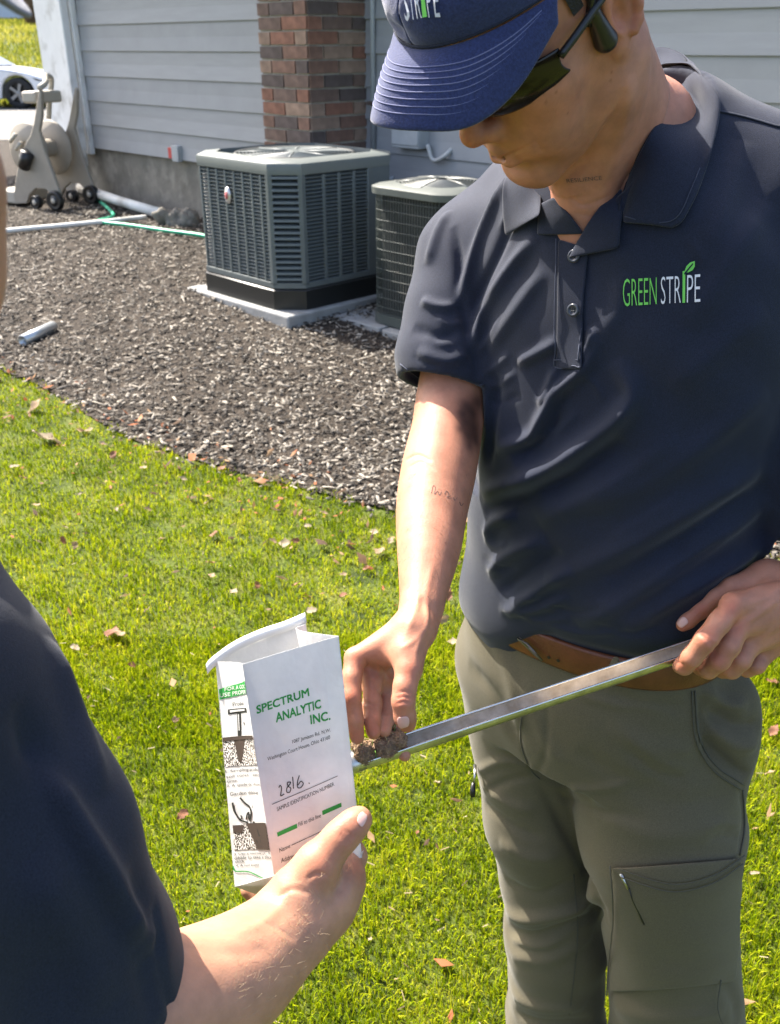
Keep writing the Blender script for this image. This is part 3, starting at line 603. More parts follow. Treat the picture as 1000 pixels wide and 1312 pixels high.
for i in range(28): zz = z0 + .178 + i * .0215; fin(lou, f0, f1, N_, zz, .010, .022); fin(lou, g0, g1, -E1, zz, .010, .022)
tag(lou.build('louvres', ACM, ac, False), kind='stuff')
c0_, c1_ = B0 + E1 * CR_, B0 + E2 * CR_; co = -(E1 + E2) / np.linalg.norm(E1 + E2); cd_ = (c1_ - c0_) / np.linalg.norm(c1_ - c0_)
for i in range(18):
    zz = z0 + .185 + i * .034; m_ = MB(); a, b = c0_ + cd_ * .02, c1_ - cd_ * .02
    m_.prism([a + co * -.03 + [0, 0, zz + .012], a + co * .004 + [0, 0, zz + .004], a + co * .006 + [0, 0, zz - .008], a + co * -.03 + [0, 0, zz - .004]], b - a); m_.build('corner_louvre', ACM, ac)
for p_, d_ in ((c0_, E1), (c1_, E2)):
    for dd, oo in ((d_, d_), (cd_ if p_ is c0_ else -cd_, 0)): q_ = p_ + [0, 0, z0 + .15]; MB().prism([q_, q_ + dd * .024, q_ + dd * .024 + [0, 0, AH - .20], q_ + [0, 0, AH - .20]], (E1 + E2) * .016).build('corner_post', ACM, ac)
for face in range(2):
    d1, d2 = (E1, E2) if face == 0 else (E2, E1)
    for i, s in enumerate(np.linspace(CR_ + .07, Wd - CR_ - .02, 8) if face == 0 else (.30, .42, .54)):
        w_ = .018 if face == 0 else .024
        p = B0 + d1 * s + d2 * .004 + np.array([0, 0, z0 + .14]); MB().prism([p, p + d1 * w_, p + d1 * w_ + [0, 0, AH - .20], p + [0, 0, AH - .20]], d2 * .02).build('rib', ACM, ac, bevel=.004)
p = B0 + E2 * .66 + E1 * .001 + np.array([0, 0, z0 + .13]); MB().prism([p, p + E2 * .19, p + E2 * .19 + [0, 0, AH - .18], p + [0, 0, AH - .18]], E1 * .03).build('service_panel', ACM, ac, bevel=.006)
bdg = on_wall(292, 250, B0, .006); MBd = np.stack([U_, np.array([0, 0, 1.]), N_], 1)
MB().lathe([(.0, .010), (.024, .009), (.030, .004), (.032, 0)], bdg, MBd * np.array([.95, 1.55, 1]), 24).build('badge', mat('silver_badge', (.62, .60, .60), .3, metal=.6), ac, True)
MB().lathe([(.0, .0125), (.017, .0115), (.018, .009)], bdg, MBd * np.array([.95, 1.35, 1]), 20).build('badge_emblem', mat('badge_red', (.35, .08, .09), .4), ac, True)
fc = B0 + E1 * Wd / 2 + E2 * Wd / 2 + np.array([0, 0, zt + .008])
MB().lathe([(.0, -.10), (.345, -.10), (.355, .006), (.37, .012), (.38, .004)], fc, None, 40).build('fan_well', ACD, ac, True)
fg = MB()
for r in np.linspace(.06, .345, 14): a = np.linspace(0, 2 * math.pi, 41)[:-1]; fg.tube(np.stack([fc[0] + r * np.cos(a), fc[1] + r * np.sin(a), np.full(40, fc[2] + .012 - .02 * r)], 1), .0032, 5, closed=True)
for a in np.arange(8) * math.pi / 4: fg.tube([fc + [.05 * math.cos(a), .05 * math.sin(a), .013], fc + [.36 * math.cos(a), .36 * math.sin(a), .006]], .006, 6)
tag(fg.build('fan_guard', ACM, ac, True), kind='stuff'); MB().lathe([(0, .020), (.05, .018), (.07, .010)], fc, None, 24).build('fan_hub', ACM, ac, True)
for a in np.arange(4) * math.pi / 2 + .4: MB().prism([fc + [.06 * math.cos(a), .06 * math.sin(a), -.03], fc + [.27 * math.cos(a - .25), .27 * math.sin(a - .25), -.05], fc + [.27 * math.cos(a + .25), .27 * math.sin(a + .25), -.02]], (0, 0, .004)).build('fan_blade', ACB, ac)
# smaller wire-guarded unit
c2 = np.array([.294, 5.06, 0]); g2 = float(gz(5.2)); B2 = c2; W2 = .62
for i, (s1, s2) in enumerate(((.02, -.06), (.45, -.06), (.02, .36), (.45, .36))):
    pv_ = c2 + E1 * s1 + E2 * s2; tag(MB().prism([pv_ * 0, E1 * .41, E1 * .41 + E2 * .40, E2 * .40], (0, 0, .06)).build('paver', PAD, None, bevel=.008), 'square grey paver under the ' + ('smaller air conditioner, near its ' if 1 else '') + ('front corner' if i == 0 else 'left corner by the big pad' if i == 1 else 'hidden right corner' if i == 2 else 'back corner'), 'paver', 'pavers under the smaller unit').location = (pv_[0], pv_[1], g2 - .01 + .004 * i)
z2 = g2 + .06; ac2 = thing('air_conditioner', (*(c2 + E1 * .3 + E2 * .3)[:2], z2), 'smaller dark wire-guarded air conditioner half hidden behind the polo sleeve', 'air conditioner', 'outdoor air conditioners')
OLDG = mat('aged_green_enamel', (.055, .066, .060), .5, var=.15, vs=8, dirt=(.10, .095, .08), ds=8); 
rings(B2, [(.0, z2, .12), (.0, z2 + .055, .12), (.02, z2 + .06, .12)], .12, W2, 'base_pan', OLDG, ac2)
rings(B2, [(.035, z2 + .05, .11), (.035, z2 + .77, .11)], .11, W2, 'coil', ACD, ac2)
zz2 = z2 + .765; rings(B2, [(.01, zz2 - .03, .12), (-.008, zz2 - .028, .12), (-.010, zz2 + .008, .12), (.01, zz2 + .018, .12), (.09, zz2 + .03, .11), (.09, zz2 - .02, .1)], .12, W2, 'top_cover', mat('aged_grey_enamel', (.12, .13, .118), .45, var=.1, vs=7), ac2, cap=False)
wg = MB(); q = rsq(W2 - .016, .12, 6) + .008; qq = np.vstack([q, q[:1]]); Ls = np.r_[0, np.cumsum(np.linalg.norm(np.diff(qq, axis=0), axis=1))]
for s in np.arange(0, Ls[-1], .021):
    a, b = np.interp(s, Ls, qq[:, 0]), np.interp(s, Ls, qq[:, 1]); p = B2 + E1 * a + E2 * b; wg.tube([p + [0, 0, z2 + .05], p + [0, 0, zz2]], .0022, 4, cap=False)
for zz in np.arange(z2 + .10, zz2, .055): wg.tube(np.array([B2 + E1 * a + E2 * b + np.array([0, 0, zz]) for a, b in q]), .0026, 4, closed=True)
tag(wg.build('wire_guard', OLDG, ac2, True), kind='stuff')
f2 = B2 + E1 * W2 / 2 + E2 * W2 / 2 + np.array([0, 0, zz2 + .02]); fg = MB()
for r in np.linspace(.05, .25, 12): a = np.linspace(0, 2 * math.pi, 37)[:-1]; fg.tube(np.stack([f2[0] + r * np.cos(a), f2[1] + r * np.sin(a), np.full(36, f2[2] + .024 - .3 * r * r)], 1), .0034, 5, closed=True)
for a in np.arange(6) * math.pi / 3: fg.tube(np.array([f2 + [r * math.cos(a), r * math.sin(a), .027 - .3 * r * r] for r in (.05, .15, .26)]), .005, 6)
tag(fg.build('fan_guard', mat('dull_wire', (.20, .205, .19), .4, metal=.4), ac2, True), kind='stuff'); MB().lathe([(0, -.05), (.24, -.05), (.25, .0)], f2, None, 30).build('fan_well', ACD, ac2, True)

# ================================================================ hose reel
TAN = mat('tan_plastic', (.30, .265, .215), .55, var=.08, vs=10, bump=.1, bs=80); TANL = mat('tan_plastic_pale', (.40, .37, .31), .5, var=.06, vs=10)
HRB = G(45, 268); sR = px(HRB)[2] / FPX; yw = math.radians(-28); h1 = np.array([math.cos(yw), math.sin(yw), 0]); h2_ = np.array([-math.sin(yw), math.cos(yw), 0])
def hx(x, y, dep=0.): return HRB + h1 * ((x - 55) * sR * 1.08) + np.array([0, 0, (262 - y) * sR]) + h2_ * dep
reel = thing('hose_reel', HRB, 'tan plastic garden hose reel cart with pull handle on the mulch', 'hose reel')
side = [(18, 258), (30, 228), (44, 200), (56, 184), (68, 172), (76, 158), (84, 140), (92, 121), (95, 124), (90, 150), (82, 168), (85, 190), (92, 214), (100, 240), (97, 250), (88, 246), (78, 236), (62, 236), (50, 244), (42, 256)]
for dep, nm in ((0., 'side_frame'), (.42, 'side_frame')): MB().prism([hx(x, y, dep) for x, y in side], h2_ * .035).build(nm, TAN, reel, bevel=.008)
for dep in (.045, .33): MB().lathe([(0, -.012), (.06, -.012), (.06, -.02), (32 * sR, -.012), (33 * sR, 0), (32 * sR, .012), (.06, .012)], hx(52, 192, dep + .02), np.stack([h1, np.array([0, 0, 1.]), -h2_], 1), 36).build('drum_disc', TAN, reel, True)
MB().lathe([(.08, 0), (.08, .30)], hx(52, 192, .34), np.stack([h1, np.array([0, 0, 1.]), -h2_], 1), 24).build('drum_core', TAN, reel, True)
for x, y, dx_ in ((40, 177, 9), (47, 186, 8), (52, 194, 8)): MB().tube([hx(x - dx_ * .6, y + 5, -.012), hx(x + dx_ * .6, y - 4, -.012)], .018, 8).build('disc_rib', TANL, reel, True)
hd = [(46, 158), (52, 136), (60, 112), (64, 108), (78, 109), (90, 115), (93, 120)]
MB().tube(catmull([hx(x, y, .0 if i > 4 else .40) if i in (0, 1, 2, 6) else hx(x, y, .40 * (1 - (i - 2) / 4)) for i, (x, y) in enumerate(hd)], 6), .024, 10).build('handle', TANL, reel, True)
MB().box(hx(68, 131, .2), .17, .32, .10, np.stack([h1, h2_, (0, 0, 1)], 1)).build('hose_tray', TANL, reel, bevel=.02)
MB().tube([hx(52, 211, -.03), hx(63, 193, -.03)], [.055, .06], 14).build('crank_grip', BLACKP, reel, True)
MB().tube([hx(52, 192, .4), hx(54, 200, -.03)], .02, 10).build('axle', BLACKP, reel, True)
for x, y, r in ((95, 248, 12), (64, 252, 8)):
    for dep in (-.03, .42):
        w_ = MB().lathe([(0, .03), (.03, .03), (.035, .02), (r * sR * .7, .02), (r * sR * .95, .03), (r * sR, .02), (r * sR, -.02), (r * sR * .9, -.03), (0, -.03)], hx(x, y, dep), np.stack([h1, np.array([0, 0, 1.]), -h2_], 1), 24).build('wheel', BLACKP, reel, True)
        MB().lathe([(0, .036), (.022, .034), (.024, .028)], hx(x, y, dep), np.stack([h1, np.array([0, 0, 1.]), -h2_], 1), 14).build('hub_cap', TANL, w_, True)
MB().box(hx(8, 250, .2), .28, .40, .12, np.stack([h1, h2_, (0, 0, 1)], 1)).build('front_foot', TANL, reel, bevel=.02)

# ================================================================ car, neighbour, tree
CARW = mat('white_car_paint', (.78, .79, .82), .25, coat=.5, var=.02); RUB = mat('tyre_rubber', (.018, .018, .018), .8); RIM = mat('alloy_rim', (.25, .25, .26), .35, metal=.8); GLASS = mat('car_glass', (.02, .025, .03), .05, spec=.8)
cy = 23.2; cz = float(gz(cy)); cx0 = (74 - 500) / 1290 * cy; car = thing('parked_car', (cx0 - 2.2, cy + .9, cz), 'white sports car parked on the driveway beyond the house corner', 'car')
def arc(cx_, r, a0, a1, n=9): return [(cx_ + r * math.cos(a), .33 + r * math.sin(a)) for a in np.linspace(a0, a1, n)]
prof = [(0, .22), (.05, .40), (0, .52), (-.25, .66), (-.6, .76), (-1.0, .83), (-1.45, .88), (-2.1, 1.24), (-2.6, 1.32), (-3.2, 1.26), (-3.9, .96), (-4.35, .90), (-4.42, .6), (-4.35, .24), (-3.86, .22)] + arc(-3.48, .38, math.pi, 0)[0:] + [(-1.28, .20)] + arc(-.88, .38, math.pi, 0) + [(-.48, .22)]
def cq(x, z, y=0.): return np.array([cx0 + x, cy + y, cz + z])
MB().prism([cq(x, z) for x, z in prof], (0, 1.75, 0)).build('body', CARW, car, bevel=.05, seg=3)
MB().prism([cq(x, z, -.012) for x, z in ((-1.62, .90), (-2.12, 1.17), (-2.55, 1.23), (-2.9, 1.20), (-3.1, .95))], (0, .02, 0)).build('side_window', GLASS, car)
MB().prism([cq(x, z, .2) for x, z in ((-1.44, .90), (-2.06, 1.23), (-2.04, 1.25), (-1.40, .90))], (0, 1.35, 0)).build('windscreen', GLASS, car)
for wx in (-.88, -3.48):
    for wy in (.10, 1.62):
        M = np.stack([np.array([1., 0, 0]), np.array([0, 0, 1.]), np.array([0, -1., 0])], 1); o = MB().lathe([(.20, .08), (.24, .10), (.31, .09), (.33, .05), (.33, -.05), (.31, -.09)], cq(wx, .33, wy), M, 32).build('wheel', RUB, car, True)
        rm = MB()
        for a in np.arange(5) * 2 * math.pi / 5: d = np.array([math.cos(a), 0, math.sin(a)]); e = np.array([-math.sin(a), 0, math.cos(a)]); c0 = cq(wx, .33, wy - .085); rm.prism([c0 + d * .03 + e * .03, c0 + d * .22 + e * .035, c0 + d * .22 - e * .035, c0 + d * .03 - e * .03], (0, .03, 0))
        rm.lathe([(.0, .09), (.05, .085), (.055, .06)], cq(wx, .33, wy), M, 16); rm.lathe([(.20, .075), (.235, .095)], cq(wx, .33, wy), M, 32); rm.build('rim', RIM, o, False)
        MB().lathe([(0, .0), (.23, .0)], cq(wx, .33, wy), M, 24).build('brake_disc', BLACKP, o)
MB().prism([cq(-.16, .56, -.004), cq(-.5, .66, -.004), cq(-.42, .60, -.004)], (0, .02, 0)).build('headlight', GLASS, car); 
for x, z, s in ((-1.42, .70, .10), (-1.50, .62, .08)): MB().prism([cq(x, z, -.006), cq(x + s, z + .03, -.006), cq(x + s, z + .06, -.006), cq(x, z + .03, -.006)], (0, .004, 0)).build('side_decal', BLACKP, car)
MB().prism([cq(-1.9, .72, -.02), cq(-1.8, .72, -.02), cq(-1.8, .75, -.02), cq(-1.9, .75, -.02)], (0, .02, 0)).build('door_handle', CARW, car)
ny = 50.; nz = float(gz(ny)); nb_ = thing('house', (-20, ny, nz), 'pale neighbouring house across the far field, only its lower wall in view', 'house')
NW = mat('neighbour_wall', (.55, .56, .56), .8, var=.05, vs=1); NB_ = mat('neighbour_base', (.62, .67, .74), .7)
MB().box((-20, ny + 4, nz + 2.6), 22, 8, 3.6).build('wall', NW, nb_); MB().box((-20, ny + 4, nz + .3), 22.1, 8.1, 1.2).build('lower_wall', NB_, nb_)
for wx in (-24, -21.5, -15): w_ = MB().box((wx, ny - .01, nz + 2.6), 1.2, .1, 1.4).build('window', WHITE, nb_); MB().box((wx, ny - .07, nz + 2.6), 1.0, .06, 1.2).build('pane', GLASS, w_)
MB().prism([(-32, ny - 1, nz + 4.3), (-32, ny + 9, nz + 4.3), (-32, ny + 4, nz + 7)], (24, 0, 0)).build('roof', ROOF, nb_)
BARK = mat('tree_bark', (.115, .07, .045), .95, var=.35, vs=6, bump=1., bs=14, bd=.03)
ty = 44.; tz_ = float(gz(ty)); tx = (47 - 500) / 1325 * ty; tree = thing('tree', (tx, ty, tz_), 'brown tree trunk standing before the neighbouring house', 'tree')
MB().tube([(tx, ty, tz_ - .2), (tx, ty, tz_ + 1), (tx + .1, ty, tz_ + 4), (tx, ty, tz_ + 7)], [.38, .29, .25, .16], 12).build('trunk', BARK, tree, True)
br = MB(); rr = np.random.default_rng(3)
def grow(p, d, l, r, n):
    e = p + d * l; br.tube([p, (p + e) / 2 + rr.normal(0, .05 * l, 3), e], [r, r * .8, r * .6], 6)
    if n:
        for _ in range(3): dd = d + rr.normal(0, .5, 3) + [0, 0, .15]; grow(e, dd / np.linalg.norm(dd), l * .72, r * .6, n - 1)
for k in range(5): a = k * 1.26; grow(np.array([tx, ty, tz_ + 4.2 + .6 * k]), np.array([math.cos(a) * .7, math.sin(a) * .7, .7]), 1.8, .11, 3)
br.build('branches', BARK, tree, True)
# ================================================================ people
SKIN = mat('skin', (.42, .187, .116), .52, var=.17, vs=44, bump=.22, bs=500, sss=.25, spec=.4, bd=.0012)
SKIN2 = mat('skin_fair', (.42, .215, .135), .5, var=.15, vs=40, bump=.22, bs=480, sss=.25, spec=.4, bd=.0012)
NAVY = mat('navy_pique', (.0098, .0142, .031), .8, var=.4, vs=800, bump=.5, bs=1500, sheen=.16, spec=.3, bd=.0008)
NAVY2 = mat('navy_knit', (.015, .019, .033), .85, var=.3, vs=750, bump=.5, bs=900, sheen=.08, spec=.25, bd=.0006)
OLIVE = mat('olive_cloth', (.098, .084, .053), .8, var=.2, vs=700, bump=.5, bs=1300, sheen=.12, spec=.25, bd=.0005)
CAPBLUE = mat('cap_twill', (.026, .036, .105), .85, var=.3, vs=500, bump=.7, bs=800, sheen=.35, spec=.25, bd=.0008)
THREAD = mat('thread', (.035, .042, .07), .8)
CAPTHREAD = mat('cap_stitch', (.16, .17, .30), .8)
THREADW = mat('white_thread', (.75, .75, .78), .8)
GREENT = mat('green_thread', (.18, .62, .10), .7)
LEATHER = mat('brown_leather', (.11, .034, .013), .42, var=.3, vs=30, bump=.35, bs=260, spec=.5)
NAIL = mat('nail', (.62, .38, .32), .3, spec=.5)

PF = np.array([-.616, -.788, 0]); PR = np.array([-.788, .616, 0])      # where the man faces, and his right
YAW = math.atan2(PR[1], PR[0])
HM = np.array([[-0.61079887, -0.60850353, -0.50660458], [0.78115142, -0.35859495, -0.51108915], [0.1293337, -0.70790756, 0.69436278]])
HP = np.array([0.13138539, 0.90458732, 1.68076002])
def H(*l): return HM @ np.array(l, float) + HP
def HI(p): return HM.T @ (np.asarray(p) - HP)

man = thing('person', (.27, 1.0, 0), 'person in navy polo and cap bending over a soil probe, facing the camera', 'person', 'people taking a soil sample')

# ---- head and neck, in head space (x his right, y forward, z up)
def build_head(neck_base, nb_r=.066):
    c = Clay()
    c.ell((0, -.012, .042), (.074, .094, .082), k=.02)
    c.ell((0, .028, .015), (.066, .066, .075), k=.03)
    c.ell((0, .035, -.045), (.054, .052, .065), k=.03)
    for s in (-1, 1):
        c.ell((s * .048, .058, -.012), (.022, .026, .022), k=.025)                      # cheekbone
        c.ell((s * .034, .068, -.052), (.023, .026, .034), k=.03)                       # cheek
        c.cone((s * .060, .000, -.030), (s * .054, .012, -.068), .015, .016, .03)        # ramus
        c.cone((s * .054, .014, -.072), (s * .016, .079, -.1045), .0175, .0155, .022)        # jaw line
        c.ell((s * .026, .093, .027), (.024, .012, .009), k=.014)                       # brow
        c.ell((s * .031, .096, .008), (.013, .010, .011), k=.012, sub=True)             # eye socket
        c.ell((s * .031, .083, .008), (.012, .012, .012), k=.003)
    c.ell((0, .084, -.1015), (.021, .017, .017), k=.022)                                  # chin
    c.cone((0, .094, .020), (0, .117, -.022), .0075, .0095, .016)                        # nose
    c.ell((0, .1145, -.027), (.0105, .0105, .009), k=.01)
    for s in (-1, 1): c.ell((s * .0115, .104, -.030), (.0075, .0105, .008), k=.007)
    for s in (-1, 1): c.ell((s * .006, .109, -.0375), (.0035, .005, .003), k=.003, sub=True)
    c.ell((0, .088, -.054), (.030, .013, .019), k=.024)                                  # muzzle
    for s in (-1, 1): c.cone((s * .004, .1035, -.0590), (s * .0225, .0895, -.0655), .0056, .0032, .008)   # upper lip
    c.cone((-.008, .1010, -.0725), (.008, .1010, -.0725), .0068, .0068, .007)            # lower lip
    for s in (-1, 1): c.cone((s * .008, .1010, -.0725), (s * .0215, .0895, -.0680), .0066, .0034, .008)
    for s in (-1, 1): c.cone((0, .1100, -.0655), (s * .0265, .0920, -.0672), .0012, .0013, .004, sub=True)    # mouth line
    c.ell((0, .1045, -.0850), (.016, .0055, .0055), k=.012, sub=True)                    # under the lip
    for s in (-1, 1):                                                                      # ears
        E = frame((s * .95, -.30, 0)); 
        c.ell((s * .0755, -.010, .004), (.0085, .0185, .031), E @ np.eye(3), k=.006)
        rim = [(s * (.0775 + .006 * math.sin(a * .5)), -.010 + .017 * -math.sin(a), .005 + .028 * math.cos(a)) for a in np.linspace(-.7, 3.0, 9)]
        c.chain([(q, .0042) for q in rim], .004)
        c.ell((s * .086, -.006, -.001), (.0085, .0095, .017), k=.004, sub=True)
        c.ell((s * .0760, .002, -.027), (.0055, .0080, .0085), k=.006)                   # lobe
        c.ell((s * .0770, .007, -.002), (.0045, .0045, .0075), k=.004)                   # tragus
    nb = np.asarray(neck_base)
    c.cone((0, -.020, -.030), nb, .056, nb_r, .025)
    return c
nb = HI(P(802, 180, .935))
c = build_head(nb, .056)
st = HI(P(748, 305, .945))                                                                # pit of the neck
for s in (-1, 1): c.cone((s * .052, -.018, -.060), st + np.array([s * .010, 0, 0]), .012, .008, .045)
c.cone((0, .004, -.085), st, .030, .026, .022)
c.ell(HI(P(765, 310, .975)), (.062, .05, .05), k=.03)
hv, hq = c.build(.0018, 1)
HV = hv @ HM.T + HP
hN = vnormals(HV, hq); ht = bvh(HV, hq)
for ln, w_, a in [([(712, 238), (742, 212), (768, 180), (790, 146), (800, 112)], .0060, -.0042), ([(800, 85), (806, 120), (790, 190), (765, 255)], .009, .0022), ([(640, 204), (660, 195.5), (683, 184.5)], .0015, -.0020), ([(682, 180), (690, 186), (694, 196)], .003, -.0012), ([(728, 250), (750, 262), (785, 250)], .0025, -.0010), ([(735, 272), (760, 276), (790, 262)], .0025, -.0008), ([(632, 172), (648, 172), (664, 176)], .0040, -.0006)]:
    l = drape(ht, ln)
    if len(l) > 2: crease(HV, hN, l, w_, a)
HT = np.ones((len(hv), 3))
lipl = np.array([(s * x, y, z) for x, y, z, s in ((.0225, .0895, -.0665, -1), (.008, .103, -.060, -1), (0, .104, -.0605, 1), (.008, .103, -.060, 1), (.0225, .0895, -.0665, 1))]); lipb = np.array([(-.020, .0905, -.069), (-.008, .102, -.073), (.008, .102, -.073), (.020, .0905, -.069)])
for L_, r_ in ((lipl, .0042), (lipb, .0058)): f_ = np.exp(-(seg_dist(hv, L_)[0] / r_) ** 4)[:, None]; HT *= 1 - f_ * (1 - np.array([.74, .47, .50]))
ml = np.array([(-.0245, .0905, -.0672), (-.008, .105, -.0660), (.008, .105, -.0660), (.0245, .0905, -.0672)]); HT *= 1 - np.exp(-(seg_dist(hv, ml)[0] / .0018) ** 2)[:, None] * .6  # shade between the lips darkened into the tint along the mouth line
stb = np.exp(-((hv[:, 2] + .085) / .032) ** 2) * (hv[:, 1] > .01) * (np.abs(hv[:, 2] + .066) > .008); HT *= 1 - stb[:, None] * np.array([.09, .08, .05])
for p_, r_, c_ in (((0, .122, -.026), .016, (1, .86, .84)), ((-.05, .062, -.02), .026, (1, .90, .88)), ((.05, .062, -.02), .026, (1, .90, .88)), ((-.078, -.008, .0), .03, (1, .84, .82))): dab(HT, hv, np.array(p_), r_, c_)
for q_ in ((700, 131), (697, 120), (713, 118), (728, 145), (784, 92), (783, 103)): h_ = hit(ht, *q_); dab(HT, HV, h_, .0012, (.62, .55, .52))

# ---- right arm and hand
c = Clay()
arm = [J(622, 300, 1.11, 52), J(600, 400, 1.105, 46), J(580, 500, 1.09, 43), J(574, 545, 1.075, 43), J(563, 600, 1.05, 46), J(554, 650, 1.02, 44), J(550, 700, .985, 39), J(544, 750, .95, 30), J(539, 788, .925, 23.5)]
c.chain(smooth_chain(arm), .006)
fl = (CF * .9 + CR * -.3, 1.25)
c.chain([J(538, 785, .925, 24), J(535, 806, .915, 25)], .012, fl)
W0 = P(532, 806, .915)
for (x, y, d, r) in [(455, 843, .905, 13), (466, 838, .925, 13.5), (480, 838, .945, 13.5), (497, 842, .958, 13)]:
    c.cone(P(530, 806, .90 + .25 * (d - .9)), P(x, y, d), 21 * .9 / FPX, r * d / FPX, .012)
c.chain([J(530, 812, .900, 21), J(522, 838, .888, 20), J(524, 858, .876, 16.5)], .012)            # thenar
c.chain([J(524, 858, .876, 16), J(519, 880, .868, 14.2), J(517, 899, .864, 14), J(519, 918, .868, 13.2), J(522, 927, .872, 11.8)], .006)   # thumb
c.chain([J(500, 838, .905, 14), J(486, 850, .915, 10)], .014)                                   # web
c.chain([J(463, 856, .926, 13), J(504, 864, .928, 14)], .010); c.chain([J(470, 876, .924, 12), J(498, 884, .932, 11)], .008)
#
FN = [[(455, 843, .905, 13.6), (451, 868, .895, 12.6), (451, 893, .888, 12.4), (455, 922, .888, 11), (458, 945, .890, 9.3)],
      [(468, 842, .925, 13.5), (478, 872, .915, 12.5), (477, 903, .908, 12.4), (477, 922, .900, 11), (479, 938, .896, 9.5)],
      [(484, 842, .945, 13), (495, 876, .936, 12), (496, 905, .926, 12), (494, 922, .914, 10.5), (493, 936, .906, 9)],
      [(500, 846, .958, 12), (512, 880, .950, 10.5), (514, 906, .942, 10), (511, 920, .930, 9), (508, 932, .922, 8)]]
for f in FN: c.chain([J(*q) for q in f], .0035)
c.chain([J(500, 940, .925, 10), J(515, 962, .918, 8.5), J(519, 968, .915, 8)], .004)
rv, rq = c.build(.0020, 1)
rn = vnormals(rv, rq); rt = bvh(rv, rq)
for ln, w_, a in [([(540, 760), (530, 790), (520, 815)], .0030, .0010), ([(546, 770), (547, 800), (535, 830), (533, 850)], .0028, .0013), ([(543, 805), (530, 822), (512, 832)], .0025, .0008),
                  ([(556, 720), (548, 755), (546, 785)], .0035, .0010), ([(536, 760), (533, 785)], .003, .0010),
                  ([(507, 896), (517, 893), (528, 896)], .0012, -.0011), ([(507, 902), (517, 899), (528, 902)], .0012, -.0011), ([(508, 889), (518, 886), (527, 889)], .0012, -.0009),
                  ([(467, 842), (474, 855), (482, 862)], .0016, -.0016), ([(484, 851), (494, 862), (503, 874)], .0016, -.0018), ([(468, 870), (480, 878), (492, 895)], .0016, -.0016),
                  ([(463, 899), (475, 902), (490, 902)], .0014, -.0016), ([(463, 880), (466, 910), (468, 935)], .0014, -.0012), ([(478, 906), (482, 925), (492, 935)], .0014, -.0012),
                  ([(519, 590), (535, 583), (555, 592)], .0020, -.0010), ([(522, 600), (540, 592), (560, 604)], .0018, -.0008)]:
    l = drape(rt, ln)
    if len(l) > 2: crease(rv, rn, l, w_, a)

# ---- left arm and hand
c = Clay()
dl = .985
larm = [J(1060, 300, .93, 60), J(1068, 470, .98, 54), J(1095, 610, 1.03, 50), J(1100, 690, 1.03, 46), J(1078, 740, 1.01, 40), J(1052, 765, 1.0, 36)]
c.chain(smooth_chain(larm), .006)
for (x, y, d, r) in [(940, 775, .962, 16), (945, 803, .968, 16), (960, 826, .985, 15.5), (978, 838, 1.005, 14)]:
    c.cone(P(1048, 765 + (y - 800) * .3, .99), P(x, y, d), 25 * dl / FPX, r * dl / FPX, .014)
c.chain([J(1040, 755, 1.01, 27), J(985, 742, 1.01, 22), J(938, 754, 1.01, 15)], .016)
c.chain([J(938, 754, 1.01, 14), J(915, 766, 1.012, 11.5), J(897, 782, 1.014, 11), J(882, 795, 1.015, 10), J(875, 801, 1.015, 8.5)], .005)
for f in [[(940, 775, .962, 16), (922, 798, .952, 14.5), (905, 820, .950, 14.5), (887, 842, .962, 13.2), (877, 853, .975, 12), (872, 854, .992, 10)],
          [(945, 803, .968, 16), (935, 828, .960, 14), (922, 847, .965, 13.5), (908, 858, .982, 12), (897, 856, .998, 10)],
          [(960, 826, .985, 15), (950, 846, .980, 13), (938, 858, .990, 12), (926, 860, 1.005, 10)],
          [(978, 838, 1.005, 13), (970, 852, 1.0, 11.5), (958, 858, 1.012, 10), (948, 856, 1.025, 9)]]:
    c.chain([J(*q) for q in f], .0035)
lv, lq = c.build(.0023, 1)
ln_ = vnormals(lv, lq); lt = bvh(lv, lq)
for ln, w_, a in [([(1000, 735), (965, 755), (940, 775)], .004, .0013), ([(1000, 765), (975, 785), (952, 800)], .004, .0016), ([(1000, 800), (985, 812), (967, 825)], .004, .0013),
                  ([(1000, 750), (985, 765), (960, 772)], .0025, .0009), ([(896, 812), (906, 818), (913, 826)], .0018, -.0016), ([(900, 806), (910, 812), (917, 820)], .0016, -.0012),
                  ([(893, 778), (900, 786), (905, 790)], .0015, -.0011), ([(889, 781), (896, 790)], .0014, -.0009), ([(868, 845), (872, 850), (880, 853)], .0015, -.001),
                  ([(915, 770), (922, 785), (915, 800)], .003, -.0015), ([(912, 822), (918, 832), (912, 845)], .0018, -.0014)]:
    l = drape(lt, ln)
    if len(l) > 2: crease(lv, ln_, l, w_, a)

# ---- trunk and legs under the clothes (coarse, joins head and arms)
HIPC = np.array([.266, 1.018])
HR, HL = np.array([*(HIPC + .092 * PR[:2]), .90]), np.array([*(HIPC - .092 * PR[:2]), .90])
RK, LK = P(712, 1200, 1.53), P(862, 1200, 1.365)
RA, LA = np.array([RK[0] + .015, RK[1] + .03, .08]), np.array([LK[0] + .02, LK[1] + .02, .08])
c = Clay()
c.loft([(.86, *HIPC, .14, .095), (1.0, *HIPC, .145, .10), (1.2, .268, 1.024, .155, .105), (1.4, .266, 1.028, .165, .105), (1.5, .26, 1.03, .13, .08), (1.56, .25, 1.02, .06, .055)], YAW, .03)
c.cone(P(822, 168, .925), np.array([.262, 1.03, 1.45]), .055, .08, .03)
c.chain([(np.array([.262, 1.03, 1.48]), .06), arm[0]], .03); c.chain([(np.array([.262, 1.03, 1.48]), .06), larm[0]], .03)
for h_, k_, a_ in ((HR, RK, RA), (HL, LK, LA)): c.chain([(h_, .075), (k_, .05), (a_, .038)], .03)
tv, tq = c.build(.009, 1)
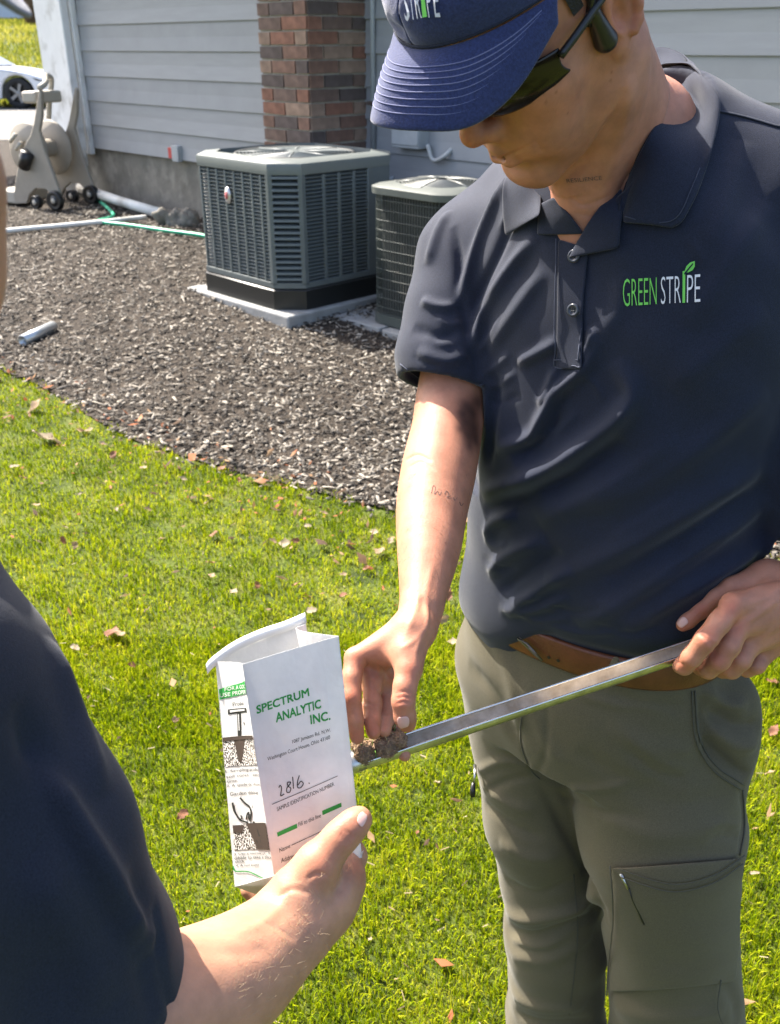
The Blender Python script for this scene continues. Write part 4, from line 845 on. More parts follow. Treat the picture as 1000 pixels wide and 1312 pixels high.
BV, BQ = join((HV, hq), (rv, rq), (lv, lq), (tv, tq))
body = mesh('body', BV, BQ, SKIN, man)
RT = np.ones((len(rv), 3)); LT = np.ones((len(lv), 3)); rt = bvh(rv, rq); lt = bvh(lv, lq)
for x, y, r in ((447, 842, .012), (450, 892, .010), (517, 897, .010), (522, 858, .012), (458, 945, .010), (520, 936, .010), (480, 935, .012)): dab(RT, rv, hit(rt, x, y, 0, .9), r, (1., .80, .76))
for x, y, r in ((938, 778, .012), (906, 818, .012), (922, 846, .010), (875, 852, .010), (872, 802, .010), (897, 783, .009), (945, 803, .012)): dab(LT, lv, hit(lt, x, y, 0, .95), r, (1., .80, .76))
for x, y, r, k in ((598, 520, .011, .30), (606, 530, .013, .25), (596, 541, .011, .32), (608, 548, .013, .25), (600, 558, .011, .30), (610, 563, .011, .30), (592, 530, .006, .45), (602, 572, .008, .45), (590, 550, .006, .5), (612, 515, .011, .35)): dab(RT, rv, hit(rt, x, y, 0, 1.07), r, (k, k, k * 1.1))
set_tint(body, np.vstack([HT, RT, LT, np.ones((len(tv), 3))])); add_tint(SKIN)

# ---- polo shirt
c = Clay()
S = [(.993, .270, 1.014, .163, .116), (1.020, .270, 1.014, .170, .123), (1.038, .270, 1.014, .180, .134), (1.075, .270, 1.014, .181, .136), (1.15, .270, 1.018, .180, .133), (1.27, .270, 1.024, .186, .134),
     (1.38, .267, 1.028, .197, .134), (1.46, .264, 1.03, .188, .122), (1.52, .258, 1.03, .15, .105), (1.57, .25, 1.02, .09, .082), (1.60, .245, 1.012, .066, .068)]
c.loft(S, YAW, .03, 2.25)
slv = [J(640, 290, 1.10, 62), J(605, 330, 1.10, 62), J(585, 400, 1.095, 58), J(571, 460, 1.09, 54), J(568, 520, 1.085, 52)]
c.chain(slv, .035)
slv2 = [J(1010, 290, .93, 70), J(1068, 330, .93, 80), J(1066, 470, .98, 78), J(1064, 590, 1.0, 80), J(1064, 690, 1.02, 78)]
c.chain(slv2, .035)
c.chain([(P(830, 175, .96), .055), (P(690, 245, 1.07), .052)], .04)                                # trapezius
c.chain([(P(850, 165, .95), .055), (P(1000, 235, .92), .062)], .04)
c.ell(P(975, 600, 1.10), (.055, .055, .13), k=.05); c.ell(P(945, 720, 1.14), (.05, .05, .07), k=.04)
# hem of the right sleeve, then its hollow
hn = P(566, 520, 1.085) - P(575, 440, 1.092); hn /= np.linalg.norm(hn)
hp = P(567, 494, 1.086)
c.plane(hp, hn + .10 * CR * -1, P(500, 600, 1.2) - [0, .4, 0], P(623, 430, 1.0) + [0, .5, 0])
c.cone(hp - hn * .030, hp + hn * .03, .043, .0505, .006, True)
hn2 = slv2[4][0] - slv2[3][0]; hn2 /= np.linalg.norm(hn2); hp2 = slv2[4][0] - hn2 * .01
c.plane(hp2, hn2, hp2 - [.062, .12, .12], hp2 + .14); c.cone(hp2 - hn2 * .03, hp2 + hn2 * .03, .052, .058, .006, True)
# neck opening
c.cone(P(826, 178, .93), P(802, 100, .90), .066, .072, .01, True)
c.cone(P(790, 195, .90), P(752, 268, .89), .042, .004, .012, True)
sv, sq = c.build(.0032, 3)
sn = vnormals(sv, sq); stree = bvh(sv, sq)
# low swell of the cloth, then the folds the light picks out
def swell(V, N, amp, f, seed=1.0):
    ph = seed * 7.3
    q = np.sin(V[:, 0] * f + V[:, 2] * f * .8 + ph) * np.sin(V[:, 1] * f * 1.3 - V[:, 2] * f * .55 + 1.7 * ph) + .6 * np.sin(V[:, 2] * f * 1.9 + V[:, 0] * f * 1.2 + 2.1 * ph + 2 * np.sin(V[:, 1] * f * .7))
    V += N * (amp * q)[:, None]
swell(sv, sn, .0012, 42)
_d = (sv[:, :2] - [.27, 1.014]); _d /= np.linalg.norm(_d, axis=1, keepdims=True)
sv[:, 2] -= .062 * sstep(-.08, .62, _d @ PR[:2]) * sstep(1.13, 1.0, sv[:, 2]); sv[:, :2] += _d * (.007 * sstep(-.08, .6, _d @ PR[:2]) * sstep(1.08, 1.0, sv[:, 2]))[:, None]
stree = bvh(sv, sq)
FOLDS = [([(768, 430), (752, 468), (716, 502), (696, 536), (680, 560), (636, 574)], .0085, .0075), ([(788, 462), (812, 500), (796, 532), (752, 568), (700, 602), (618, 634)], .0125, .0100),
         ([(735, 478), (712, 520), (705, 548), (660, 592)], .009, -.0045), ([(800, 560), (740, 605), (680, 635), (622, 655)], .012, -.0070),
         ([(664, 466), (690, 452), (720, 436)], .007, .0045), ([(700, 690), (652, 712), (626, 735)], .010, .0065), ([(735, 728), (696, 752), (650, 786)], .009, .0065), ([(730, 765), (680, 782), (640, 780)], .007, .004),
         ([(720, 705), (670, 738), (640, 760)], .009, -.004), ([(660, 655), (636, 668), (622, 690)], .010, .006),
         ([(990, 590), (880, 655), (760, 722), (700, 742)], .016, .0055), ([(990, 640), (900, 700), (800, 768), (740, 800)], .014, .0055), ([(990, 690), (900, 745), (800, 805)], .012, .005), ([(985, 615), (890, 680), (780, 745)], .013, -.004),
         ([(985, 500), (900, 570), (820, 620), (720, 660)], .016, .004), ([(870, 560), (780, 620), (690, 668)], .013, .004),
         ([(655, 218), (622, 290), (600, 350), (586, 395)], .008, .0065), ([(668, 250), (640, 320), (612, 380), (598, 430)], .008, -.0050), ([(690, 300), (650, 350), (615, 410), (604, 455)], .009, .0060),
         ([(700, 345), (660, 400), (625, 450)], .010, .004), ([(582, 290), (590, 345), (590, 385), (604, 440), (616, 485)], .007, -.0055),
         ([(540, 385), (560, 392), (584, 394)], .006, .0045), ([(548, 340), (560, 300), (575, 270)], .008, .004), ([(530, 420), (560, 432), (590, 425)], .008, -.003), ([(535, 450), (570, 462), (600, 455)], .008, .003),
         ([(640, 480), (630, 540), (626, 600)], .010, -.004), ([(760, 440), (790, 400), (800, 350)], .012, .002), ([(950, 180), (930, 260), (900, 340)], .015, .003), ([(985, 260), (940, 330), (880, 420)], .016, .004),
         ([(985, 400), (930, 440), (860, 500)], .016, .003), ([(513, 470), (545, 493), (585, 500), (620, 495)], .003, -.0022), ([(714, 470), (700, 505), (690, 520)], .006, .004), ([(746, 462), (756, 440), (762, 420)], .006, .004)]
for ln, w_, a in FOLDS:
    l = drape(stree, ln, 0, 6)
    if len(l) > 2: crease(sv, sn, l, w_ * .85, a * (1.5 if ln[0][1] > 420 else 1.2))
sn = vnormals(sv, sq); stree = bvh(sv, sq)
for ln, w_, a in [([(618, 480), (635, 470), (655, 452)], .0040, .0022), ([(620, 495), (640, 492), (662, 478)], .0040, .0024), ([(622, 512), (645, 515), (668, 505)], .0040, -.0020), ([(612, 455), (625, 435), (640, 410)], .0035, .0020), ([(600, 430), (612, 400), (630, 372)], .0035, -.0018), ([(560, 405), (575, 415), (592, 414)], .0035, .0018), ([(545, 430), (560, 440), (580, 440)], .0035, .0018), ([(530, 455), (545, 465), (565, 470)], .0030, -.0015), ([(620, 690), (635, 700), (650, 698)], .004, .0022), ([(618, 715), (640, 728), (665, 728)], .004, -.0022), ([(640, 760), (665, 768), (695, 765)], .004, .0022), ([(660, 785), (690, 795), (730, 792)], .004, .0022), ([(700, 800), (750, 812), (800, 808)], .004, .0020), ([(760, 800), (810, 812), (850, 800)], .004, -.0018), ([(700, 775), (740, 785), (780, 780)], .004, -.0018), ([(690, 560), (720, 548), (742, 525)], .0045, .0020), ([(752, 480), (765, 495), (772, 512)], .004, .0018), ([(716, 480), (708, 500), (695, 515)], .0035, .0020), ([(880, 300), (900, 330), (905, 345)], .004, .0012), ([(655, 240), (650, 270), (640, 295)], .0035, .0016), ([(870, 700), (910, 672), (950, 640)], .005, .0020), ([(850, 740), (890, 718), (930, 690)], .005, -.0020), ([(780, 690), (830, 665), (880, 630)], .006, .0018)]:
    l = drape(stree, ln, 0, 6)
    if len(l) > 2: crease(sv, sn, l, w_, a)
sv = relax(sv, sq, 1, .2)
shirt = mesh('polo_shirt', sv, sq, NAVY, man); shirt['label'] = 'navy short-sleeved polo shirt with green and white chest logo'
stree = bvh(sv, sq); atree = bvh(BV, BQ)

def strip(name, tree, line, w_, mt, parent, off=.0015, n=8, thick=.001):
    """flat ribbon lying along a pixel line"""
    q = catmull(np.array(line, float), n); A = []
    for i, (x, y) in enumerate(q):
        t = q[min(i + 1, len(q) - 1)] - q[max(i - 1, 0)]; t = t / (np.linalg.norm(t) + 1e-9); nn = np.array([-t[1], t[0]])
        a, b = hit(tree, x + nn[0] * w_, y + nn[1] * w_, off), hit(tree, x - nn[0] * w_, y - nn[1] * w_, off)
        if a is not None and b is not None and np.linalg.norm(a - b) < .05: A.append([a, b])
    if len(A) < 2: return None
    return MB().grid(np.array(A)).build(name, mt, parent, True, solid=thick)
def patch(name, tree, A, B, mt, parent, off=.004, n=14, m=8, thick=.0025, bulge=0.):
    """cloth panel between two pixel curves, lying on a surface; points may carry their own depth"""
    def curve(c):
        c = np.array([list(p) + [np.nan] * (3 - len(p)) for p in c], float); o = []
        for p in c: o.append(P(p[0], p[1], p[2]) if not np.isnan(p[2]) else hit(tree, p[0], p[1], off, .95))
        o = np.array(o); t = np.linspace(0, 1, len(o)); cc = catmull(o, 10); tt = np.linspace(0, 1, len(cc)); s_ = np.linspace(0, 1, n)
        return np.stack([np.interp(s_, tt, cc[:, i]) for i in range(3)], 1)
    a, b = curve(A), curve(B); G_ = []
    for i in range(n):
        row = []
        for j in range(m):
            t = j / (m - 1); p = a[i] * (1 - t) + b[i] * t; x, y, d = px(p); h = hit(tree, x, y, off)
            if h is not None and 0 < j: 
                dh = px(h)[2]
                if dh < d: p = p * .0 + h                                   # never sink into what lies beneath
            row.append(p - CF * bulge * math.sin(math.pi * t))
        G_.append(row)
    G_ = np.array(G_)
    for _ in range(2): G_[1:-1, 1:-1] = .5 * G_[1:-1, 1:-1] + .125 * (G_[:-2, 1:-1] + G_[2:, 1:-1] + G_[1:-1, :-2] + G_[1:-1, 2:])
    return MB().grid(G_).build(name, mt, parent, True, solid=thick, sub=1)
def glyphs(name, body, quad, tree, mt, parent, off=.0012, bold=0., xs=1.):
    """lettering laid on a surface inside a pixel quad (top left, top right, bottom right, bottom left)"""
    V, F = text(body, 1., 1., 'LEFT', min(bold, 0.))
    if bold > 0: n_ = len(V); V = np.vstack([V + [dx, dy] for dx in (-bold, bold) for dy in (-bold, bold)]); F = [[i + k * n_ for i in f] for k in range(4) for f in F]
    lo, hi = V.min(0), V.max(0); uv = (V - lo) / (hi - lo); q = np.array(quad, float); O = []
    for u, v in uv:
        x, y = (q[3] * (1 - u) + q[2] * u) * (1 - v) + (q[0] * (1 - u) + q[1] * u) * v; O.append(hit(tree, x, y, off, .95))
    return mesh(name, np.array(O), F, mt, parent, False)

# ---- collar, placket, buttons, seams, logo
ctree = bvh(*join((HV, hq), (sv, sq)))
def cd3(x, y, off=.006, lim=1.2): h_ = hit(ctree, x, y, off, .93); return (x, y, min(px(h_)[2], lim))
F1 = [(820, 66, 1.02), (850, 60, 1.015), (881, 76, .985), cd3(868, 112, .010, .95), cd3(836, 166, .007, .915), cd3(803, 232, .007, .90), cd3(798, 286, .007)]
O1 = [(835, 90, 1.05), (884, 88, 1.045), (918, 122, 1.0), (913, 178), (898, 235), (878, 282), (862, 293)]
patch('collar', stree, F1, O1, NAVY, shirt, .006, 26, 10, .0022, .003)
I1 = [(815, 95, 1.0), (845, 100, .995), (868, 118, .97), (852, 150, .945), (824, 196, .925), (800, 245, .91), (790, 290, .91)]
patch('collar_stand', stree, F1, I1, NAVY2, shirt, .002, 26, 5, .002)
F2 = [(812, 70, 1.03), (770, 120, 1.05), (715, 190, 1.02), (690, 225, .985), (694, 250, .94), (692, 276, .918)]
O2 = [(815, 90, 1.06), (740, 150, 1.08), (680, 205, 1.055), (652, 228), (649, 265), (650, 303)]
patch('collar', stree, F2, O2, NAVY, shirt, .005, 20, 8, .0022, .002)
patch('placket_flap', stree, [cd3(798, 238), cd3(797, 280), cd3(794, 318)], [cd3(751, 291, .004), cd3(738, 312, .008), cd3(728, 331, .010)], NAVY, shirt, .005, 10, 6, .002)
patch('placket_flap', stree, [cd3(690, 262), cd3(689, 285), cd3(688, 301)], [cd3(710, 252, .003), cd3(732, 276, .003), cd3(750, 300, .004)], NAVY, shirt, .004, 10, 6, .002)
patch('placket', stree, [(717, 306), (716, 360), (715, 420), (714, 472)], [(756, 318), (752, 360), (749, 420), (746, 472)], NAVY, shirt, .0022, 24, 6, .0012)
strip('seam', stree, [(715, 306), (714, 390), (712, 470)], .45, THREAD, shirt, .004)
strip('seam', stree, [(748, 420), (747, 445), (745, 460)], .5, THREAD, shirt, .004)
for y in (460, 471): strip('seam', stree, [(713, y), (730, y), (746, y)], .6, THREAD, shirt, .0045)
for ln in ([(913, 141), (955, 150), (1000, 163)], [(574, 243), (600, 212), (632, 194)]): strip('seam', stree, ln, 1.3, NAVY2, shirt, .0008)
strip('seam', stree, [(514, 466), (540, 486), (580, 497), (620, 492)], .6, THREAD, shirt, .0012)
strip('seam', stree, [(905, 182), (886, 240), (868, 280), (835, 286), (803, 279)], .6, THREAD, shirt, .0085)
BUT = mat('button', (.03, .035, .05), .3, spec=.6)
for x, y in ((738, 328), (737, 397)):
    p = hit(stree, x, y, .0035); pn = hit(stree, x, y, .02) - p; M = frame(np.cross(pn, (0, 0, 1)), pn)
    b = MB().lathe([(0, .0012), (.0035, .0012), (.0042, .0022), (.0060, .0024), (.0067, .0012), (.0067, 0), (0, 0)], p, M, 20).build('button', BUT, shirt, True)
    for a in range(4): MB().lathe([(0, .0020), (.0007, .0020), (.0007, .0010)], p + M @ np.array([.0015 * math.cos(a * 1.571 + .8), .0015 * math.sin(a * 1.571 + .8), 0]), M, 8).build('thread_hole', BLACKP, b, True)
def lq(x0, x1, y0, y1, sl=-.062, sk=.06):
    f = lambda x, y: (x + (392 - y) * sk * .0, y + (x - 799) * sl)
    return [f(x0, y0), f(x1, y0), f(x1, y1), f(x0, y1)]
logo = glyphs('chest_logo', 'GREEN', lq(799, 842, 357.5, 392.5), stree, GREENT, shirt, .0014, -.012)
logo['label'] = 'chest lettering reading GREEN STRIPE in green and white'
glyphs('lettering', 'STR', lq(847.5, 873, 357.5, 392.5), stree, THREADW, logo, .0014, -.012)
glyphs('lettering', 'I', lq(875.2, 878.6, 352, 392.5), stree, GREENT, logo, .0014)
glyphs('lettering', 'PE', lq(881, 898, 357.5, 392.5), stree, THREADW, logo, .0014, -.012)
lf = [(877, 349), (880, 341), (885, 336), (891, 334), (891, 341), (888, 346), (882, 349)]
mesh('leaf_mark', [hit(stree, x, y, .0015) for x, y in lf], [list(range(len(lf)))], GREENT, logo, False)
mesh('leaf_vein', [hit(stree, x, y, .0021) for x, y in [(878, 352), (889, 338), (888, 337), (877, 350)]], [[0, 1, 2, 3]], NAVY, logo, False)

TATTOO = mat('tattoo_ink', (.10, .065, .055), .6)
glyphs('tattoo', 'RESILIENCE', [(726, 229), (771, 225), (772, 230), (727, 234)], atree, TATTOO, body, .0003)['label'] = 'small word tattooed on the neck'
for ln in ([(553, 632), (555, 623), (558, 624), (557, 633), (561, 629), (563, 634), (566, 630)], [(570, 633), (572, 629), (575, 633), (573, 637), (578, 635)], [(581, 637), (583, 641), (586, 637)], [(589, 643), (591, 648), (594, 645)]): strip('tattoo', atree, ln, .3, TATTOO, body, .0003, 6, .0001)

# ---- trousers, belt
c = Clay()
c.loft([(.80, .285, 1.005, .145, .122), (.86, .275, 1.012, .170, .134), (.92, .270, 1.014, .178, .134), (.995, .268, 1.016, .171, .125), (1.03, .268, 1.016, .166, .119)], YAW, .03, 2.3)
rleg = [(HR + [0, 0, -.03], .100), J(688, 1050, 1.40, 64), J(707, 1130, 1.475, 62), J(713, 1200, 1.53, 63), J(712, 1312, 1.637, 60), (RA + [0, 0, .02], .080)]
lleg = [(HL + [0, 0, -.03], .104), J(846, 1060, 1.26, 106), J(849, 1120, 1.30, 94), J(860, 1200, 1.36, 83), J(868, 1312, 1.45, 84), (LA + [0, 0, .02], .082)]
c.chain(rleg, .025); c.chain(lleg[:2], .025); c.chain(lleg[1:], .006)
c.ell(P(935, 945, 1.16), (.036, .036, .085), k=.05)
c.plane((0, 0, .09), (0, 0, -1)); c.plane((0, 0, 1.020), (0, 0, 1))
pv, pq = c.build(.0042, 2)
pn_ = vnormals(pv, pq); pt = bvh(pv, pq)
swell(pv, pn_, .0012, 30, 2.)
PFOLDS = [([(700, 1003), (760, 1012), (830, 1000)], .006, .0035), ([(704, 1014), (760, 1036), (825, 1050)], .007, -.0035), ([(688, 985), (650, 975), (612, 988)], .006, .0035), ([(690, 995), (655, 1000), (622, 1015)], .006, -.0035), ([(735, 888), (790, 903), (860, 912)], .006, .003), ([(800, 940), (850, 975), (885, 985)], .007, .003), ([(800, 960), (840, 990), (880, 1000)], .006, -.003), ([(655, 1205), (690, 1212), (725, 1203)], .006, .004), ([(790, 1190), (810, 1215), (850, 1225)], .008, .003), ([(900, 1060), (925, 1052), (948, 1058)], .006, .003), ([(905, 1075), (930, 1070), (948, 1075)], .006, -.003), ([(634, 1165), (680, 1178), (735, 1165), (765, 1145)], .012, .010), ([(640, 1188), (690, 1200), (750, 1180), (775, 1160)], .012, -.010), ([(655, 1225), (700, 1230), (760, 1200)], .013, .006), ([(648, 1130), (690, 1145), (740, 1125)], .012, -.005),
          ([(610, 1000), (650, 1030), (690, 1040)], .010, .004), ([(620, 1030), (660, 1060), (700, 1075)], .010, -.004), ([(640, 1080), (680, 1100), (720, 1100)], .012, .005), ([(650, 1270), (690, 1290), (750, 1290)], .014, .007), ([(660, 1300), (700, 1312), (760, 1310)], .012, -.006),
          ([(600, 850), (640, 900), (665, 960)], .014, -.004), ([(625, 800), (655, 870), (668, 940)], .012, .004), ([(690, 1000), (725, 1065), (760, 1135), (778, 1185)], .008, -.006),
          ([(780, 930), (850, 960), (900, 960)], .014, .004), ([(740, 960), (800, 1000), (880, 1010)], .016, -.004), ([(760, 1040), (840, 1070), (930, 1060)], .016, .004), ([(800, 1010), (860, 1030), (940, 1020)], .014, -.003),
          ([(900, 880), (925, 900), (960, 905)], .009, 0.0090), ([(905, 905), (940, 930), (975, 930)], .009, -0.0090), ([(910, 930), (945, 955), (985, 950)], .010, 0.0075), ([(900, 950), (940, 985), (960, 995)], .007, -0.0120), ([(888, 890), (893, 945), (915, 980), (952, 1008)], .004, .004), ([(896, 890), (902, 940), (922, 972), (955, 998)], .006, -.007),
          ([(950, 1010), (952, 1050), (946, 1100)], .005, -.003), ([(800, 1180), (870, 1200), (940, 1190)], .016, .003), ([(790, 1130), (830, 1170), (870, 1240)], .016, -.003), ([(920, 1240), (940, 1280), (945, 1312)], .012, -.006), ([(800, 1230), (870, 1250), (940, 1235)], .015, .004),
          ([(785, 1290), (850, 1305), (930, 1295)], .015, .005), ([(668, 905), (666, 950), (680, 985), (692, 998)], .003, -.0022), ([(690, 990), (700, 960), (702, 900)], .004, -.002), ([(670, 870), (690, 930), (720, 985)], .012, .003), ([(780, 885), (820, 905), (880, 905)], .010, -.003)]
for ln, w_, a in PFOLDS:
    l = drape(pt, ln, 0, 6)
    if len(l) > 2: crease(pv, pn_, l, w_, a)
pv = relax(pv, pq, 1, .4)
trousers = mesh('trousers', pv, pq, OLIVE, man); trousers['label'] = 'olive grey hiking trousers with a zipped thigh pocket'
pt = bvh(pv, pq)
SEAM = mat('olive_thread', (.07, .066, .05), .85)
patch('thigh_pocket', pt, [(786, 1108), (790, 1170), (786, 1230), (784, 1270)], [(944, 1096), (945, 1150), (944, 1210), (940, 1252)], OLIVE, trousers, .0050, 16, 14, .002)
for ln in ([(786, 1106), (790, 1170), (786, 1230), (784, 1276)], [(796, 1110), (860, 1128), (910, 1118), (948, 1094)], [(798, 1120), (860, 1137), (910, 1127), (946, 1104)], [(670, 905), (668, 950), (680, 985), (692, 998)], [(890, 885), (896, 945), (918, 982), (954, 1006)], [(886, 885), (892, 948), (914, 986), (950, 1012)], [(952, 1012), (954, 1060), (948, 1096)], [(735, 1120), (740, 1200), (730, 1300)], [(918, 1252), (916, 1290), (925, 1312)]):
    strip('seam', pt, ln, .55, SEAM, trousers, (.0075 if ln[0][1] > 1090 and ln[0][0] > 780 else .0012))
def pull(x0, y0, x1, y1, tree, root, lng=True):
    a, b = hit(tree, x0, y0, .005, 1.2), hit(tree, x1, y1, .006, 1.2)
    z = MB().tube([a, a * .4 + b * .6, b], [.0028, .0015, .0012], 8).build('zip_pull', STEEL, root, True)
    return a, b
pull(798, 1117, 807, 1135, pt, trousers)
MB().tube([hit(pt, *q, .005) for q in ((808, 1135), (812, 1150), (817, 1160), (826, 1180))], [.0009, .0009, .0012, .0016], 6).build('pull_cord', BLACKP, trousers, True)
MB().tube([hit(pt, 612, 980, .004, 1.33), P(609, 992, 1.32), P(607, 1003, 1.32)], [.0028, .002, .0015], 8).build('zip_pull', STEEL, trousers, True)
MB().tube([P(607, 1003, 1.32), P(606, 1012, 1.32), P(606, 1021, 1.32)], [.0025, .0042, .0038], 8).build('pull_tab', BLACKP, trousers, True)
def ring(z, a, b, cx, cy, n=96, tilt=0.):
    t = np.arange(n) * 2 * math.pi / n; cs, sn_ = np.cos(t), np.sin(t); p_ = 2 / 2.3
    u = np.sign(cs) * np.abs(cs) ** p_ * a; v = np.sign(sn_) * np.abs(sn_) ** p_ * b
    ex, ey = PR[:2], np.array([-PR[1], PR[0]])
    return np.stack([cx + u * ex[0] + v * ey[0], cy + u * ex[1] + v * ey[1], np.full(n, z)], 1)
bz = 1.003
belt = MB()
prof = [(-.019, .0), (-.019, .0045), (-.016, .0055), (.016, .0055), (.019, .0045), (.019, .0)]
R_ = np.array([ring(bz + h_, .1735 + o_, .1265 + o_, .268, 1.016) for h_, o_ in prof]); R_ = np.concatenate([R_, R_[:, :1]], 1)
belt.grid(R_.transpose(1, 0, 2))
beltO = belt.build('belt', LEATHER, man, True); beltO['label'] = 'brown leather belt with a steel buckle'
ctr = np.array([.268, 1.016, bz])
btree = bvh(*[np.vstack(belt.V), np.array(belt.F)])
def frame_px(q, r, name, mt, root, tree, off=.004):
    pts = np.array([hit(tree, x, y, off, 1.1) for x, y in q]); return MB().tube(pts, r, 8, closed=True).build(name, mt, root, True)
frame_px([(668, 815), (679, 822), (690, 852), (678, 846)], .0017, 'buckle', mat('dark_steel', (.16, .15, .14), .35, metal=.8), beltO, btree, .006)
for x, y0, y1 in ((786, 828, 884), (905, 800, 880)):
    patch('belt_loop', btree, [(x - 7, y0), (x - 7, (y0 + y1) / 2), (x - 7, y1)], [(x + 7, y0 + 1), (x + 7, (y0 + y1) / 2), (x + 7, y1)], OLIVE, trousers, .003, 6, 3, .002)
for x, y in ((704, 842), (716, 846)):
    h_ = hit(btree, x, y, .0006)
    if h_ is not None: MB().lathe([(0, .0005), (.0022, .0005)], h_, frame(np.cross(hit(btree, x, y, .02) - h_, (0, 0, 1)), hit(btree, x, y, .02) - h_), 10).build('belt_hole', BLACKP, beltO)
# shoes
SHOE = mat('shoe_leather', (.05, .035, .025), .6, var=.2, bump=.3)
for A_ in (RA, LA):
    c = Clay(); f = np.array([*PF[:2], 0]); b0 = np.array([A_[0], A_[1], .0])
    c.chain([(b0 - f * .05 + [0, 0, .045], .040), (b0 + f * .06 + [0, 0, .042], .042), (b0 + f * .16 + [0, 0, .034], .034)], .02)
    c.cone(b0 + [0, 0, .05], b0 + [0, 0, .12], .042, .045, .02); c.plane((0, 0, .002), (0, 0, -1))
    v, q = c.build(.005, 2); mesh('shoe', v, q, SHOE, man)

# ---- cap, sunglasses, ear speaker
def cap_ring(t, n=72):
    a = np.arange(n) * 2 * math.pi / n; fr = .5 + .5 * np.cos(a)                     # 1 at the front
    zb = .032 + .047 * fr; r = (1 - t ** 2.7) ** (1 / 2.2); zt = .152 - .012 * fr
    return np.stack([.0835 * np.sin(a) * r, (-.006 + np.where(np.cos(a) > 0, .125, .112) * np.cos(a) * (r + .05 * fr * t * (1 - t) * 2)), zb + (zt - zb) * t], 1)
ts = np.r_[np.linspace(0, .8, 16), np.linspace(.84, .999, 10)]
K = np.array([cap_ring(t) for t in ts]); K += .0006 * np.sin(K[..., :1] * 400 + K[..., 2:] * 300) ; 
dent = np.exp(-(((K - np.array([.012, .118, .092])) / np.array([.012, .02, .006])) ** 2).sum(-1)); K[..., 1] -= .006 * dent
K = np.concatenate([K, K[:, :1]], 1)
cap = MB().grid(K @ HM.T + HP).build('cap', CAPBLUE, man, True, solid=.0018, sub=1); cap['label'] = 'blue baseball cap with lettering above a curved stitched brim'
inn = lambda s: np.array([.0835 * math.sin(s * 1.25), -.006 + .1255 * math.cos(s * 1.25), .032 + .047 * (.5 + .5 * math.cos(s * 1.25)) - .002])
oc = catmull([(-.0845, .050, .046), (-.080, .105, .034), (-.064, .147, .036), (-.036, .174, .054), (0, .184, .061), (.030, .168, .048), (.054, .137, .022), (.072, .095, .018), (.0845, .046, .036)], 8)
NB = len(oc); Bm = []
for i in range(NB):
    s_ = -1 + 2 * i / (NB - 1); a = inn(s_); row = []
    for t in np.linspace(0, 1, 14):
        p = a * (1 - t) + oc[i] * t; p[2] += .007 * math.sin(math.pi * t) * (1 - .5 * abs(s_)); row.append(p)
    Bm.append(row)
Bm = np.array(Bm)
brim = MB().grid(Bm @ HM.T + HP).build('brim', CAPBLUE, cap, True, solid=.003, sub=1)
for t in (4, 5, 6, 7, 8, 9, 10, 11):
    ln = Bm[3:-3, t] + np.array([0, 0, .0019])
    MB().tube(ln @ HM.T + HP, .00045, 5).build('stitching', CAPTHREAD, brim, True)
MB().tube((np.array([inn(s) + [0, .0015, .003] for s in np.linspace(-1, 1, 40)])) @ HM.T + HP, .0011, 6).build('brim_seam', NAVY2, cap, True)
kt = bvh((K @ HM.T + HP).reshape(-1, 3), np.array([(i * 73 + j, i * 73 + j + 1, (i + 1) * 73 + j + 1, (i + 1) * 73 + j) for i in range(len(ts) - 1) for j in range(72)]))
LMAT = mat('cap_thread', (.62, .63, .72), .8)
cl = glyphs('cap_lettering', 'STR', [(519, -16), (539, -18), (544, 21), (524, 25)], kt, LMAT, cap, .0036, -.004); cl['label'] = 'white and green lettering on the cap front'
glyphs('lettering', 'I', [(541, -24), (545, -24), (549, 19), (545, 20)], kt, GREENT, cl, .0036)
glyphs('lettering', 'PE', [(547, -19), (561, -21), (566, 19), (551, 20)], kt, LMAT, cl, .0036, -.004)
LENS = mat('dark_lens', (.016, .011, .007), .16, spec=.35)
gl = [];
for a in np.linspace(-1.25, 1.25, 41):
    row = []
    for t in np.linspace(0, 1, 7):
        bow = abs(math.sin(a)); zb = -.012 + .012 * bow ** 3 + .008 * math.exp(-(a / .16) ** 2); zt = .030 - .010 * bow ** 4
        row.append((.080 * math.sin(a) * (1 - .03 * t), .030 + .083 * math.cos(a) - .006 * (t - .5) ** 2 * 4, zb + (zt - zb) * t))
    gl.append(row)
glasses = MB().grid(np.array(gl) @ HM.T + HP).build('sunglasses', LENS, man, True, solid=.002, sub=1); glasses['label'] = 'dark wraparound sunglasses under the cap brim'
for s in (-1, 1):
    MB().tube(catmull([(s * .077, .056, .018), (s * .080, .035, .021), (s * .0815, .008, .024), (s * .080, -.012, .022), (s * .076, -.026, .004)], 6) @ HM.T + HP, [.0035] * 25, 8).build('temple_arm', BLACKP, glasses, True)
for s in (-1,):
    c = Clay(); a, b = hit(atree, 757, 15, .003, .72), hit(atree, 773, 48, .004, .72)
    c.cone(a, b, .0058, .0102, .004); c.chain([(a, .0045), (hit(atree, 752, -6, .004, .72), .0035)], .004)
    v, q = c.build(.0011, 2); e = mesh('ear_speaker', v, q, BLACKP, man)
    MB().tube(catmull([(s * .076, .020, .012), (s * .082, .010, .034), (s * .084, -.012, .036), (s * .080, -.034, .016), (s * .074, -.055, -.012), (0, -.112, -.035), (.074, -.055, -.012), (.080, -.034, .016)], 6) @ HM.T + HP, .0022, 8).build('neck_band', BLACKP, e, True)
